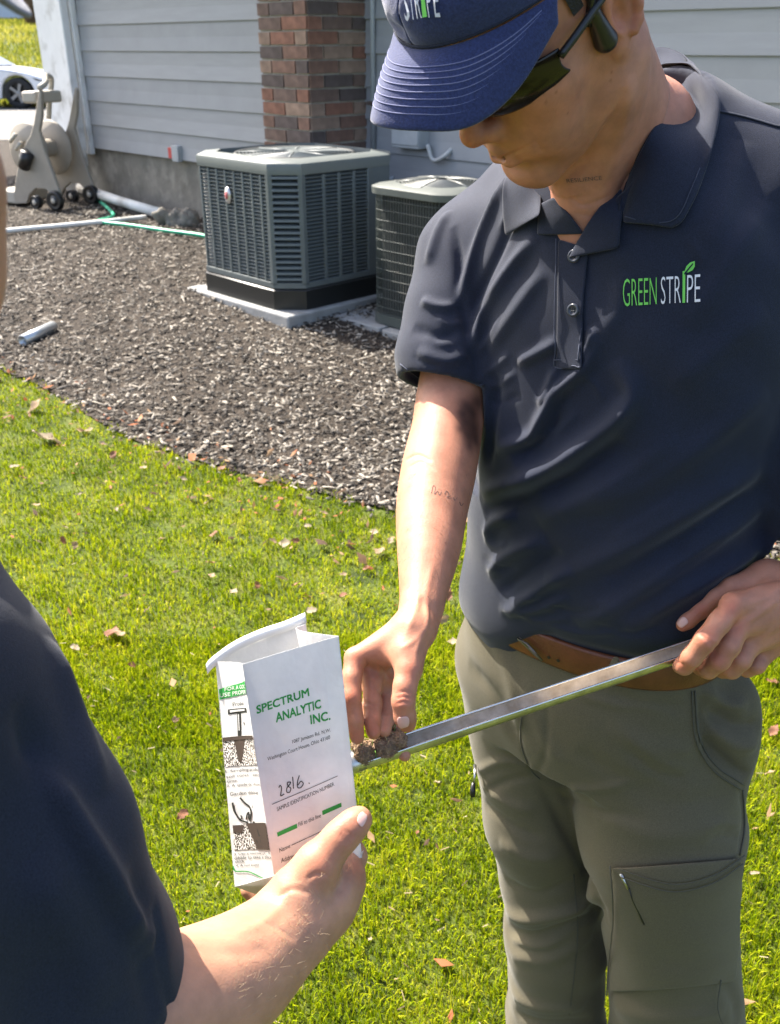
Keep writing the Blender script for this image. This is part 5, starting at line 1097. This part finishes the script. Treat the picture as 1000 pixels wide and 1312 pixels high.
# hair under the cap and lip colour
HAIR = mat('dark_hair', (.012, .009, .007), .7, var=.3, vs=200, bump=.8, bs=500)
hm_ = (hv[:, 2] > -.012 - .25 * hv[:, 1] * (hv[:, 1] < 0) * -1) & (hv[:, 1] < .03) & (np.abs(hv[:, 0]) < .0765)
hm_ &= ~((np.abs(hv[:, 1] + .008) < .026) & (hv[:, 2] < .036) & (np.abs(hv[:, 0]) > .06)) & ~((hv[:, 1] > -.01) & (hv[:, 2] < .03))
fm = hm_[hq].all(1); ids = np.unique(hq[fm]); mp = np.full(len(hv), -1); mp[ids] = np.arange(len(ids)); hn_ = vnormals(hv, hq)
mesh('hair', (hv[ids] + hn_[ids] * .003) @ HM.T + HP, mp[hq[fm]], HAIR, man)
# ================================================================ second person, reaching in from the left
per2 = thing('person', (-.30, .37, 0), 'person in dark navy shirt at the left edge, holding a paper bag out', 'person', 'people taking a soil sample')
c = Clay()
_J = J
def J(x, y, d, r): return _J(x, y, d - .035, r)
fore = [J(20, 1360, .66, 96), J(130, 1325, .70, 92), J(235, 1285, .755, 84), J(300, 1250, .79, 72), J(350, 1208, .825, 57), J(384, 1173, .845, 48)]
c.chain(smooth_chain(fore), .006)
flp = (CF * .8 + CR * .5, 1.2)
c.chain([J(384, 1173, .845, 46), J(412, 1145, .865, 45), J(432, 1126, .885, 39)], .02, flp)
c.chain([J(385, 1140, .838, 36), J(408, 1108, .840, 27), J(432, 1078, .842, 19.5), J(444, 1066, .843, 18), J(456, 1054, .845, 16), J(462, 1049, .846, 13.5)], .010)      # thumb
for f in [[(438, 1120, .885, 26), (452, 1098, .905, 17), (440, 1062, .925, 14), (428, 1040, .935, 12)], [(430, 1135, .90, 24), (432, 1105, .935, 16), (400, 1080, .95, 14), (372, 1075, .95, 12)],
          [(415, 1150, .905, 24), (400, 1125, .945, 16), (365, 1108, .96, 14), (335, 1105, .96, 12)], [(395, 1165, .90, 23), (368, 1155, .94, 15), (335, 1150, .955, 13), (320, 1140, .955, 12)]]:
    c.chain([J(*q) for q in f], .008)
av, aq = c.build(.0023, 1); an = vnormals(av, aq); at_ = bvh(av, aq)
for ln, w_, a in [([(392, 1128), (405, 1120), (420, 1122)], .002, -.0012), ([(355, 1150), (375, 1140), (398, 1146)], .002, -.0012), ([(335, 1180), (360, 1192), (380, 1205)], .0025, -.0010), ([(438, 1062), (446, 1068), (452, 1076)], .0016, -.0011), ([(434, 1068), (442, 1074), (448, 1082)], .0016, -.0009),
                  ([(240, 1215), (300, 1222), (350, 1215)], .006, -.0012), ([(448, 1100), (440, 1130), (425, 1150)], .006, -.003), ([(300, 1200), (340, 1180), (370, 1150)], .005, .0012)]:
    l = drape(at_, ln)
    if len(l) > 2: crease(av, an, l, w_, a)
J = _J
hairs = MB()
for i in range(150):
    x = rng.uniform(300, 420); y = 1300 - (x - 300) * .85 + rng.normal(0, 30) - 30; p = hit(at_, x, y)
    if p is None: continue
    nn = hit(at_, x, y, .01) - p; d = nn * .25 + CR * .003 * rng.normal() + CU * .004 * rng.normal() + (P(410, 1140, .83) - p) * .03; d /= np.linalg.norm(d); L_ = rng.uniform(.004, .010)
    hairs.tube([p, p + d * L_ * .5 + nn * .03, p + d * L_], [.00011, .0001, .00005], 3, cap=False)
mhair = MB(); at_m = bvh(rv, rq)
for i in range(170):
    y = rng.uniform(600, 770); x = 550 + rng.normal(0, 22) - (y - 600) * .05; p = hit(at_m, x, y)
    if p is None: continue
    nn = hit(at_m, x, y, .01) - p; d = nn * .2 + CR * .004 * rng.normal() - CU * .006; d /= np.linalg.norm(d); L_ = rng.uniform(.004, .009); mhair.tube([p, p + d * L_ * .5 + nn * .02, p + d * L_], [.0001, .00009, .00004], 3, cap=False)
tag(mhair.build('arm_hair', mat('dark_arm_hair', (.05, .03, .02), .5), man, True), kind='stuff')
# head: brow just in the frame, turned to the bag
_y, _p = math.radians(80), math.radians(-2); f2_ = np.array([math.cos(_y) * math.cos(_p), math.sin(_y) * math.cos(_p), math.sin(_p)]); r2_ = np.cross(f2_, (0, 0, 1)); r2_ /= np.linalg.norm(r2_)
M2 = np.stack([r2_, f2_, np.cross(r2_, f2_)], 1); HP2 = P(-30, -8, .46) - M2 @ np.array([0, .184, .061])
NB2 = np.array([-.325, .345, 1.43]); c = build_head(M2.T @ (NB2 - HP2), .060)
h2, q2 = c.build(.004, 1); H2 = h2 @ M2.T + HP2
SH2 = P(-200, 780, .60); TC2 = np.array([-.365, .37])
c = Clay(); c.loft([(.85, *TC2, .13, .10), (1.05, *TC2, .14, .10), (1.3, *TC2, .16, .10), (NB2[2] - .08, *TC2, .11, .07), (NB2[2], *NB2[:2], .055, .055)], math.pi / 2, .03)
c.chain([(np.array([*TC2, 1.32]), .06), (SH2, .052), fore[0]], .03)
LS2 = np.array([TC2[0], TC2[1] + .19, 1.36]); c.chain([(np.array([*TC2, 1.32]), .06), (LS2, .05), (LS2 + [-.02, .03, -.28], .042), (LS2 + [.0, .02, -.50], .034), (LS2 + [.02, .01, -.62], .03)], .03)
for s in (-1, 1): c.chain([(np.array([TC2[0], TC2[1] + s * .08, .86]), .055), (np.array([TC2[0], TC2[1] + s * .09, .48]), .055), (np.array([TC2[0] - .02, TC2[1] + s * .09, .07]), .04)], .02)
t2, tq2 = c.build(.009, 1)
V2, Q2 = join((av, aq), (H2, q2), (t2, tq2))
b2 = mesh('body', V2, Q2, SKIN2, per2); T2 = np.ones((len(av), 3))
for x, y, r in ((444, 1068, .014), (466, 1048, .010), (410, 1105, .018), (460, 1115, .014)): dab(T2, av, hit(at_, x, y, 0, .82), r, (1., .80, .76))
set_tint(b2, np.vstack([T2, np.ones((len(V2) - len(av), 3))])); add_tint(SKIN2)
a2 = bvh(av, aq)
tag(hairs.build('arm_hair', mat('arm_hair', (.42, .30, .18), .5), per2, True), kind='stuff')
def nail(tree, quad, root, mt=NAIL, off=.0008):
    q = np.array(quad, float); A = []
    for v in np.linspace(0, 1, 6):
        row = []
        for u in np.linspace(0, 1, 6):
            e = .5 + (u - .5) * (1 - .35 * (2 * v - 1) ** 4)
            x, y = (q[0] * (1 - e) + q[1] * e) * (1 - v) + (q[3] * (1 - e) + q[2] * e) * v; row.append(hit(tree, x, y, off, .9))
        A.append(row)
    return MB().grid(np.array(A)).build('fingernail', mt, root, True, solid=.0006, sub=1)
nail(a2, [(463, 1039), (472, 1046), (464, 1062), (456, 1052)], per2)
nail(atree, [(508, 919), (524, 917), (525, 930), (512, 934)], man)
nail(atree, [(866, 797), (877, 789), (884, 797), (873, 806)], man)
# shirt
c = Clay()
c.loft([(.82, *TC2, .170, .130), (1.0, *TC2, .17, .13), (1.2, *TC2, .18, .13), (1.32, *TC2, .18, .12), (NB2[2] - .06, *TC2, .12, .09), (NB2[2] + .005, *NB2[:2], .070, .070)], math.pi / 2, .03)
sl2 = [(SH2, .085), J(-112, 900, .62, 165), J(8, 1090, .64, 146), J(90, 1225, .665, 120), J(125, 1330, .68, 112)]
c.chain(sl2, .04); c.chain([(LS2, .075), (LS2 + [-.02, .03, -.24], .068)], .04)
hn = P(225, 1255, .75) - P(100, 1250, .68); hn /= np.linalg.norm(hn); hp = P(222, 1235, .745)
s2v, s2q = c.build(.0045, 3); s2n = vnormals(s2v, s2q); s2t = bvh(s2v, s2q)
swell(s2v, s2n, .003, 26, 4.)
for ln, w_, a in [([(45, 960), (110, 1080), (165, 1180), (200, 1215)], .011, .013), ([(20, 900), (90, 1050), (150, 1170), (185, 1215)], .011, -.010), ([(60, 800), (100, 930), (130, 1020)], .012, .006), ([(150, 1120), (180, 1190), (190, 1250), (205, 1300)], .012, -.006), ([(40, 1100), (100, 1200), (140, 1290)], .014, .005)]:
    l = drape(s2t, ln, 0, 6)
    if len(l) > 2: crease(s2v, s2n, l, w_, a)
l = drape(s2t, [(196, 1165), (203, 1200), (212, 1250), (224, 1308)], 0, 8)
if len(l) > 2: crease(s2v, s2n, l, .004, -.0032, False)
s2 = mesh('shirt', s2v, s2q, NAVY2, per2); s2['label'] = 'dark navy short-sleeved shirt, sleeve filling the lower corner'
# sleeve cuff reaching over the elbow
c = Clay(); c.chain([J(120, 1250, .69, 105), J(165, 1262, .71, 92)], .02); 
c = Clay()
c.loft([(.09, TC2[0], TC2[1] - .09, .07, .07), (.5, TC2[0], TC2[1] - .09, .08, .08), (.84, TC2[0], TC2[1] - .08, .1, .1)], 0, .02); c.loft([(.09, TC2[0], TC2[1] + .09, .07, .07), (.5, TC2[0], TC2[1] + .09, .08, .08), (.84, TC2[0], TC2[1] + .08, .1, .1)], 0, .02)
c.loft([(.80, *TC2, .15, .115), (.98, *TC2, .158, .118)], math.pi / 2, .03)
v, q = c.build(.008, 2); mesh('trousers', v, q, OLIVE, per2)
for s in (-1, 1):
    c = Clay(); b0 = np.array([TC2[0] - .02, TC2[1] + s * .09, 0]); c.chain([(b0 + [-.05, 0, .045], .04), (b0 + [.07, 0, .042], .042), (b0 + [.16, 0, .034], .034)], .02); c.cone(b0 + [0, 0, .05], b0 + [0, 0, .11], .042, .045, .02); c.plane((0, 0, .002), (0, 0, -1)); v, q = c.build(.006, 2); mesh('shoe', v, q, SHOE, per2)
GREYCAP = mat('grey_cap_twill', (.13, .13, .17), .85, var=.25, vs=500, bump=.6, bs=800, sheen=.3)
cap2 = MB().grid(K @ M2.T + HP2).build('cap', GREYCAP, per2, True, solid=.002)
Bm2 = Bm.copy(); Bm2[..., 2] = .062 + (Bm2[..., 2] - .062) * .35; MB().grid(Bm2 @ M2.T + HP2).build('brim', GREYCAP, cap2, True, solid=.003, sub=1)

# ================================================================ soil bag
PAPER = mat('white_paper', (.80, .80, .79), .75, var=.05, vs=40, bump=.35, bs=45, trans=.30, spec=.2, bd=.004)
INK = mat('black_ink', (.012, .012, .012), .7); GINK = mat('green_ink', (.02, .30, .05), .7); BINK = mat('brown_ink', (.05, .032, .024), .8)
bag = thing('paper_bag', P(380, 1130, .9), 'open white paper soil sample bag with green and black printing, held up', 'bag')
def panel(name, TL, TR, BR, BL, n=14, m=14, warp=None, mt=PAPER, parent=None):
    A = np.array([[(np.array(P(*TL)) * (1 - u) + np.array(P(*TR)) * u) * (1 - v) + (np.array(P(*BL)) * (1 - u) + np.array(P(*BR)) * u) * v for u in np.linspace(0, 1, m)] for v in np.linspace(0, 1, n)])
    if warp is not None:
        for i, v in enumerate(np.linspace(0, 1, n)):
            for j, u in enumerate(np.linspace(0, 1, m)): A[i, j] += warp(u, v)
    return A, MB().grid(A).build(name, mt, parent or bag, False, solid=.0004)
_P0 = P
def P(x, y, d): return _P0(x, y, d - .038)
FTL, FTR, FBR, FBL = (311, 851, .866), (434, 815, .866), (464, 1099, .888), (352, 1124, .886)
# creases of a bag that was folded flat: a shallow facet pattern
def wf(u, v):
    f = .0035 * max(0, 1 - abs(u - .5) / .5) * max(0, 1 - v / .28) - .0015 * max(0, 1 - abs(u - .8) / .12) * max(0, 1 - abs(v - .30) / .25)
    f += .0018 * math.sin(u * 5 + v * 3) * v * (1 - v) * 2
    return CF * f * (1 if 0 < u < 1 else .2)
FA, front = panel('front_panel', FTL, FTR, FBR, FBL, 22, 18, wf); front['label'] = 'front of the bag, printed with a laboratory address'
GA, gus = panel('side_panel', (278, 848, .925), FTL, FBL, (301, 1136, .945), 16, 12, lambda u, v: (CF * .004 + CR * .004) * math.sin(math.pi * u) * (1 - .6 * v)); gus['label'] = 'side of the bag with sampling pictures'
RA_, rgus = panel('side_panel', FTR, (392, 800, .925), (440, 1100, .95), FBR, 16, 12, lambda u, v: -(CR * .022) * math.sin(math.pi * u) * (1 - .8 * v))
BA_, back = panel('back_panel', (276, 844, .926), (392, 798, .926), (440, 1100, .951), (301, 1137, .946), 10, 10, lambda u, v: CF * .004 * math.sin(math.pi * u))
panel('bottom_flap', (301, 1136, .945), (352, 1122, .885), (358, 1140, .89), (345, 1152, .93), 5, 5)
panel('bottom_flap', (440, 1100, .95), (464, 1098, .888), (466, 1090, .885), (440, 1110, .90), 4, 4)
TIE = mat('coated_tie', (.82, .82, .80), .4)
tl = catmull([(264, 851, .925), (272, 842, .925), (300, 822, .925), (335, 806, .927), (365, 796, .927), (391, 785, .927)], 8)
MB().grid(np.array([[P(x, y, d), P(x + 2, y + 13, d + .001)] for x, y, d in tl])).build('tin_tie', TIE, bag, True, solid=.0022)
P = _P0
def grid_tree(A):
    n, m = A.shape[:2]; return bvh(A.reshape(-1, 3), np.array([(i * m + j, i * m + j + 1, (i + 1) * m + j + 1, (i + 1) * m + j) for i in range(n - 1) for j in range(m - 1)]))
Z = lambda X, Y: (260 + X / 4.373, 860 + Y / 4.373)
class Sheet:
    """places photo-pixel marks in the plane of a printed panel"""
    def __init__(s, A, corners): s.A = A; s.q = np.array([c_[:2] for c_ in corners], float); n, m = A.shape[:2]; T1 = np.gradient(A, axis=1); T2 = np.gradient(A, axis=0); s.N = np.cross(T1, T2); s.N /= np.linalg.norm(s.N, axis=2, keepdims=True); s.N *= -np.sign(s.N[n // 2, m // 2] @ CF)
    def uv(s, p):
        a, b, c_, d = s.q; u = v = .5
        for _ in range(12):
            f = (a * (1 - u) + b * u) * (1 - v) + (d * (1 - u) + c_ * u) * v - p; fu = (b - a) * (1 - v) + (c_ - d) * v; fv = (d * (1 - u) + c_ * u) - (a * (1 - u) + b * u)
            dl = np.linalg.solve(np.stack([fu, fv], 1), f); u -= dl[0]; v -= dl[1]
        return min(max(u, .004), .996), min(max(v, .002), .998)
    def at(s, x, y, off):
        u, v = s.uv(np.array([x, y])); n, m = s.A.shape[:2]; i = min(int(v * (n - 1)), n - 2); j = min(int(u * (m - 1)), m - 2); a = v * (n - 1) - i; b = u * (m - 1) - j
        L = lambda G_: (G_[i, j] * (1 - b) + G_[i, j + 1] * b) * (1 - a) + (G_[i + 1, j] * (1 - b) + G_[i + 1, j + 1] * b) * a
        return L(s.A) + L(s.N) * off
ft, gt = Sheet(FA, (FTL, FTR, FBR, FBL)), Sheet(GA, ((278, 848), FTL, FBL, (301, 1136)))
def pr(tree, root, s, q, mt=INK, name='printing', bold=0.):
    V, F = text(s)
    if bold > 0: n_ = len(V); V = np.vstack([V + [dx, dy] for dx in (-bold, bold) for dy in (-bold, bold)]); F = [[i + k * n_ for i in f] for k in range(4) for f in F]
    lo, hi = V.min(0), V.max(0); uv = (V - lo) / (hi - lo); q = np.array([Z(*p) for p in q]); O = []
    for u, v in uv: O.append(tree.at(*((q[3] * (1 - u) + q[2] * u) * (1 - v) + (q[0] * (1 - u) + q[1] * u) * v), .0006 if mt is not TIE else .0010))
    return mesh(name, np.array(O), F, mt, root, False)
def inkline(tree, root, pts, w_, mt=INK, name='printed_line', n=6):
    q = [Z(*p) for p in pts]; q = q if len(q) > 2 else [q[0], ((q[0][0] + q[1][0]) / 2, (q[0][1] + q[1][1]) / 2), q[1]]; q = catmull(np.array(q), n); A = []
    for i, (x, y) in enumerate(q): t = q[min(i + 1, len(q) - 1)] - q[max(i - 1, 0)]; t = t / (np.linalg.norm(t) + 1e-9); A.append([tree.at(x - t[1] * w_, y + t[0] * w_, .0008), tree.at(x + t[1] * w_, y - t[0] * w_, .0008)])
    return MB().grid(np.array(A)).build(name, mt, root, True)
def inkpoly(tree, root, pts, mt, name='printed_block', off=.0005, sub=6):
    q = np.array([Z(*p) for p in pts], float)
    return MB().grid(np.array([[tree.at(*((q[0] * (1 - u) + q[1] * u) * (1 - v) + (q[3] * (1 - u) + q[2] * u) * v), off) for u in np.linspace(0, 1, sub)] for v in np.linspace(0, 1, sub)])).build(name, mt, root, True)
pr(ft, front, 'SPECTRUM', [(297, 190), (592, 88), (598, 133), (302, 236)], GINK, bold=.024)
pr(ft, front, 'ANALYTIC', [(405, 230), (660, 148), (665, 197), (410, 283)], GINK, bold=.024)
pr(ft, front, 'INC.', [(600, 237), (712, 213), (716, 262), (605, 291)], GINK, bold=.024)
pr(ft, front, '1087 Jamison Rd. N.W.', [(500, 377), (715, 308), (718, 333), (503, 404)])
pr(ft, front, 'Washington Court House, Ohio 43160', [(360, 476), (712, 347), (714, 375), (363, 503)])
pr(ft, front, 'SAMPLE IDENTIFICATION NUMBER', [(413, 757), (733, 612), (737, 633), (417, 779)])
pr(ft, front, 'Fill to this line', [(535, 841), (660, 788), (662, 811), (538, 865)])
pr(ft, front, 'Name', [(428, 990), (488, 962), (490, 985), (431, 1013)]); pr(ft, front, 'Address', [(437, 1047), (525, 1012), (527, 1036), (440, 1073)])
for l in ([(387, 740), (755, 578)], [(498, 970), (788, 832)], [(537, 1025), (725, 930)]): inkline(ft, front, l, .38)
inkpoly(ft, front, [(415, 900), (527, 848), (530, 872), (420, 923)], GINK); inkpoly(ft, front, [(668, 775), (775, 730), (778, 753), (671, 800)], GINK)
for l in ([(425, 645), (434, 632), (441, 650), (436, 690), (456, 680)], [(492, 612), (474, 616), (478, 636), (493, 648), (486, 670), (470, 668), (472, 645), (488, 625), (492, 612)], [(503, 583), (506, 615), (508, 650)], [(541, 575), (531, 610), (532, 642), (550, 642), (563, 620), (550, 608), (534, 628)], [(594, 615), (596, 619), (598, 616)]):
    inkline(ft, front, l, .62, INK, 'handwriting', 8)
inkpoly(gt, gus, [(84, 98), (246, 52), (250, 122), (88, 156)], GINK, 'green_banner')
pr(gt, gus, 'FOR A GOO', [(115, 90), (246, 70), (247, 92), (116, 110)], TIE, bold=.012); pr(gt, gus, 'USE PROPER', [(96, 122), (246, 100), (247, 122), (97, 143)], TIE, bold=.012)
pr(gt, gus, 'Probe', [(150, 174), (215, 166), (215, 189), (151, 195)])
inkpoly(gt, gus, [(130, 212), (236, 203), (238, 226), (132, 240)], INK); inkpoly(gt, gus, [(140, 217), (224, 210), (226, 219), (142, 229)], PAPER, off=.0009)
inkpoly(gt, gus, [(173, 232), (195, 231), (199, 368), (180, 368)], INK); inkpoly(gt, gus, [(180, 240), (186, 240), (191, 330), (186, 330)], PAPER, off=.0009)
pr(gt, gus, '1', [(212, 283), (218, 282), (218, 296), (213, 297)])
def speck(name):
    m = bpy.data.materials.new(name); m.use_nodes = True; n = m.node_tree.nodes; l = m.node_tree.links; b = n['Principled BSDF']; b.inputs['Roughness'].default_value = .8
    tc = n.new('ShaderNodeTexCoord'); v = n.new('ShaderNodeTexNoise'); v.inputs['Scale'].default_value = 620; v.inputs['Detail'].default_value = 1; r = n.new('ShaderNodeValToRGB')
    r.color_ramp.elements[0].color = (.035, .025, .02, 1); r.color_ramp.elements[1].color = (.75, .72, .68, 1); r.color_ramp.elements[0].position = .49; r.color_ramp.elements[1].position = .53
    l.new(tc.outputs['Object'], v.inputs[0]); l.new(v.outputs[0], r.inputs[0]); l.new(r.outputs[0], b.inputs[0]); return m
SPK = speck('speckled_print')
inkpoly(gt, gus, [(113, 372), (300, 358), (318, 520), (125, 530)], SPK, 'soil_picture'); inkpoly(gt, gus, [(160, 372), (225, 370), (205, 505), (190, 505)], BINK, 'soil_picture', .0008); inkpoly(gt, gus, [(113, 366), (300, 352), (302, 372), (115, 388)], BINK, 'soil_picture', .0009)
for s_, q in (('1. Sampling probe', [(128, 547), (314, 533), (315, 556), (130, 566)]), ('soil cores - easy', [(132, 577), (320, 562), (321, 584), (133, 597)]), ('time.', [(136, 603), (185, 600), (186, 615), (137, 618)]), ('2. A spade or shove', [(135, 630), (328, 617), (329, 638), (136, 646)]), ('Garden dibble', [(150, 672), (306, 664), (307, 684), (151, 692)]),
              ('3. Use a narrow (1" to', [(176, 1016), (384, 1008), (385, 1026), (177, 1032)]), ('dibble to take a slice', [(178, 1037), (388, 1030), (389, 1048), (179, 1053)]), ('thick.', [(182, 1058), (232, 1056), (232, 1070), (183, 1073)]), ('4. A soil auger', [(186, 1082), (312, 1078), (312, 1094), (187, 1098)])): pr(gt, gus, s_, q)
inkpoly(gt, gus, [(168, 860), (372, 846), (376, 996), (176, 1000)], SPK, 'soil_picture'); inkpoly(gt, gus, [(235, 850), (372, 842), (376, 997), (300, 998)], BINK, 'soil_picture', .0008); inkpoly(gt, gus, [(168, 858), (228, 862), (210, 905), (172, 900)], BINK, 'soil_picture', .0009)
for l, w_ in (([(165, 730), (172, 770), (185, 800), (205, 830), (240, 845)], 1.0), ([(200, 705), (225, 735), (250, 755), (262, 790), (258, 830)], 1.0), ([(205, 830), (212, 815), (205, 805)], .8), ([(235, 830), (240, 800), (248, 790), (250, 820), (258, 838)], 1.0), ([(240, 845), (262, 900), (300, 960), (325, 985)], 1.4), ([(275, 840), (300, 880), (330, 975)], 1.2), ([(262, 870), (290, 920), (318, 965)], .5)): inkline(gt, gus, l, w_)
pr(gt, gus, '3', [(262, 748), (271, 747), (271, 763), (263, 764)])
inkline(gt, gus, [(172, 1088), (186, 1118), (250, 1124), (320, 1155), (385, 1190)], .7, GINK)

# ================================================================ soil probe with its core
PA, PB = P(448, 978, .905), P(1040, 780, 1.06)
ax = PB - PA; PL = np.linalg.norm(ax); ax /= PL
upv = (CU * .86 - CF * .50); upv -= ax * (upv @ ax); upv /= np.linalg.norm(upv); sd = np.cross(ax, upv)
prb = thing('soil_probe', PA, 'stainless steel half-open soil probe tube held level across the trousers', 'soil probe')
MET = mat('worn_steel', (.50, .49, .46), .36, metal=1., var=.25, vs=45, bump=.15, bs=150); MUD = mat('muddy_steel', (.58, .51, .42), .6, metal=0., vs=60, bump=.3, bs=220, col2=(.36, .29, .21))
RIMM = mat('polished_rim', (.75, .74, .70), .22, metal=1.)
Ro, Ri = .0108, .0092
def pp(t, r, a): return PA + ax * t + r * (math.cos(a) * upv + math.sin(a) * sd)
ang = np.linspace(math.radians(68), math.radians(292), 22); tz = np.r_[np.linspace(.010, .04, 10), np.linspace(.06, PL, 30)]
def open_half(t): return math.radians(68)
Ou = np.array([[pp(t, Ro, a) for a in ang] for t in tz]); In = np.array([[pp(t, Ri, a) for a in ang] for t in tz])
tb = MB().grid(Ou, True); 
for e in (0, -1): tb.grid(np.stack([Ou[:, e], In[:, e]], 1), e == -1)
tb.build('tube', MET, prb, True, bevel=0)
MB().grid(In).build('channel', MUD, prb, True)
for e in (0, -1): MB().tube((Ou[:, e] + In[:, e]) / 2, .0013, 8).build('rim_edge', RIMM, prb, True)
MB().lathe([(.0078, -.022), (.0090, -.022), (.0100, -.004), (Ro + .0004, .002), (Ro + .0004, .014), (Ri, .014), (.0078, -.02)], PA + ax * .0, np.stack([upv, sd, ax], 1), 28).build('cutting_tip', MET, prb, True)
MB().tube([PB - ax * .01, PB + ax * .25], .0105, 16).build('shaft', MET, prb, True)
MB().tube([PB + ax * .25 - upv * .12, PB + ax * .25 + upv * .12], .013, 14).build('cross_handle', BLACKP, prb, True)
SOIL = mat('soil', (.37, .235, .14), .95, vs=160, bump=1., bs=260, col2=(.13, .085, .055), bd=.004); THATCH = mat('dry_thatch', (.34, .26, .14), .9)
core = thing('soil_core', PA + ax * .03, 'crumbly brown soil plug lying in the open end of the probe', 'soil')
c = Clay()
for i in range(46):
    t = .004 + .050 * rng.random() ** .9; r = .0062 * rng.random() ** .5 + .001; a = rng.random() * 6.28; q = pp(t, r, a) + upv * .0085
    c.ell(q, rng.uniform(.0045, .0085, 3), np.linalg.qr(rng.normal(size=(3, 3)))[0], k=.0012)
c.chain([(pp(.004, .0, 0), .0066), (pp(.048, .0, 0), .0072)], .002)
v, q = c.build(.0009, 0); nn = vnormals(v, q); v += nn * (.0006 * rng.normal(size=len(v)))[:, None]; mesh('crumb', v, q, SOIL, core, True)
GRASSB = mat('grass_blade_green', (.10, .22, .03), .6, trans=.3)
for i in range(40):
    t = rng.uniform(0, .05); a = rng.uniform(-.7, .9); p0 = pp(t, .011, a) + upv * .006; d = rng.normal(size=3) * .004 + ax * rng.normal() * .004 + upv * .0035
    MB().tube([p0, p0 + d * .6 + upv * .0008, p0 + d * 1.3], [.0006, .0005, .0003], 4).build('root_fibre' if i % 3 else 'grass_shred', THATCH if i % 3 else GRASSB, core, True)
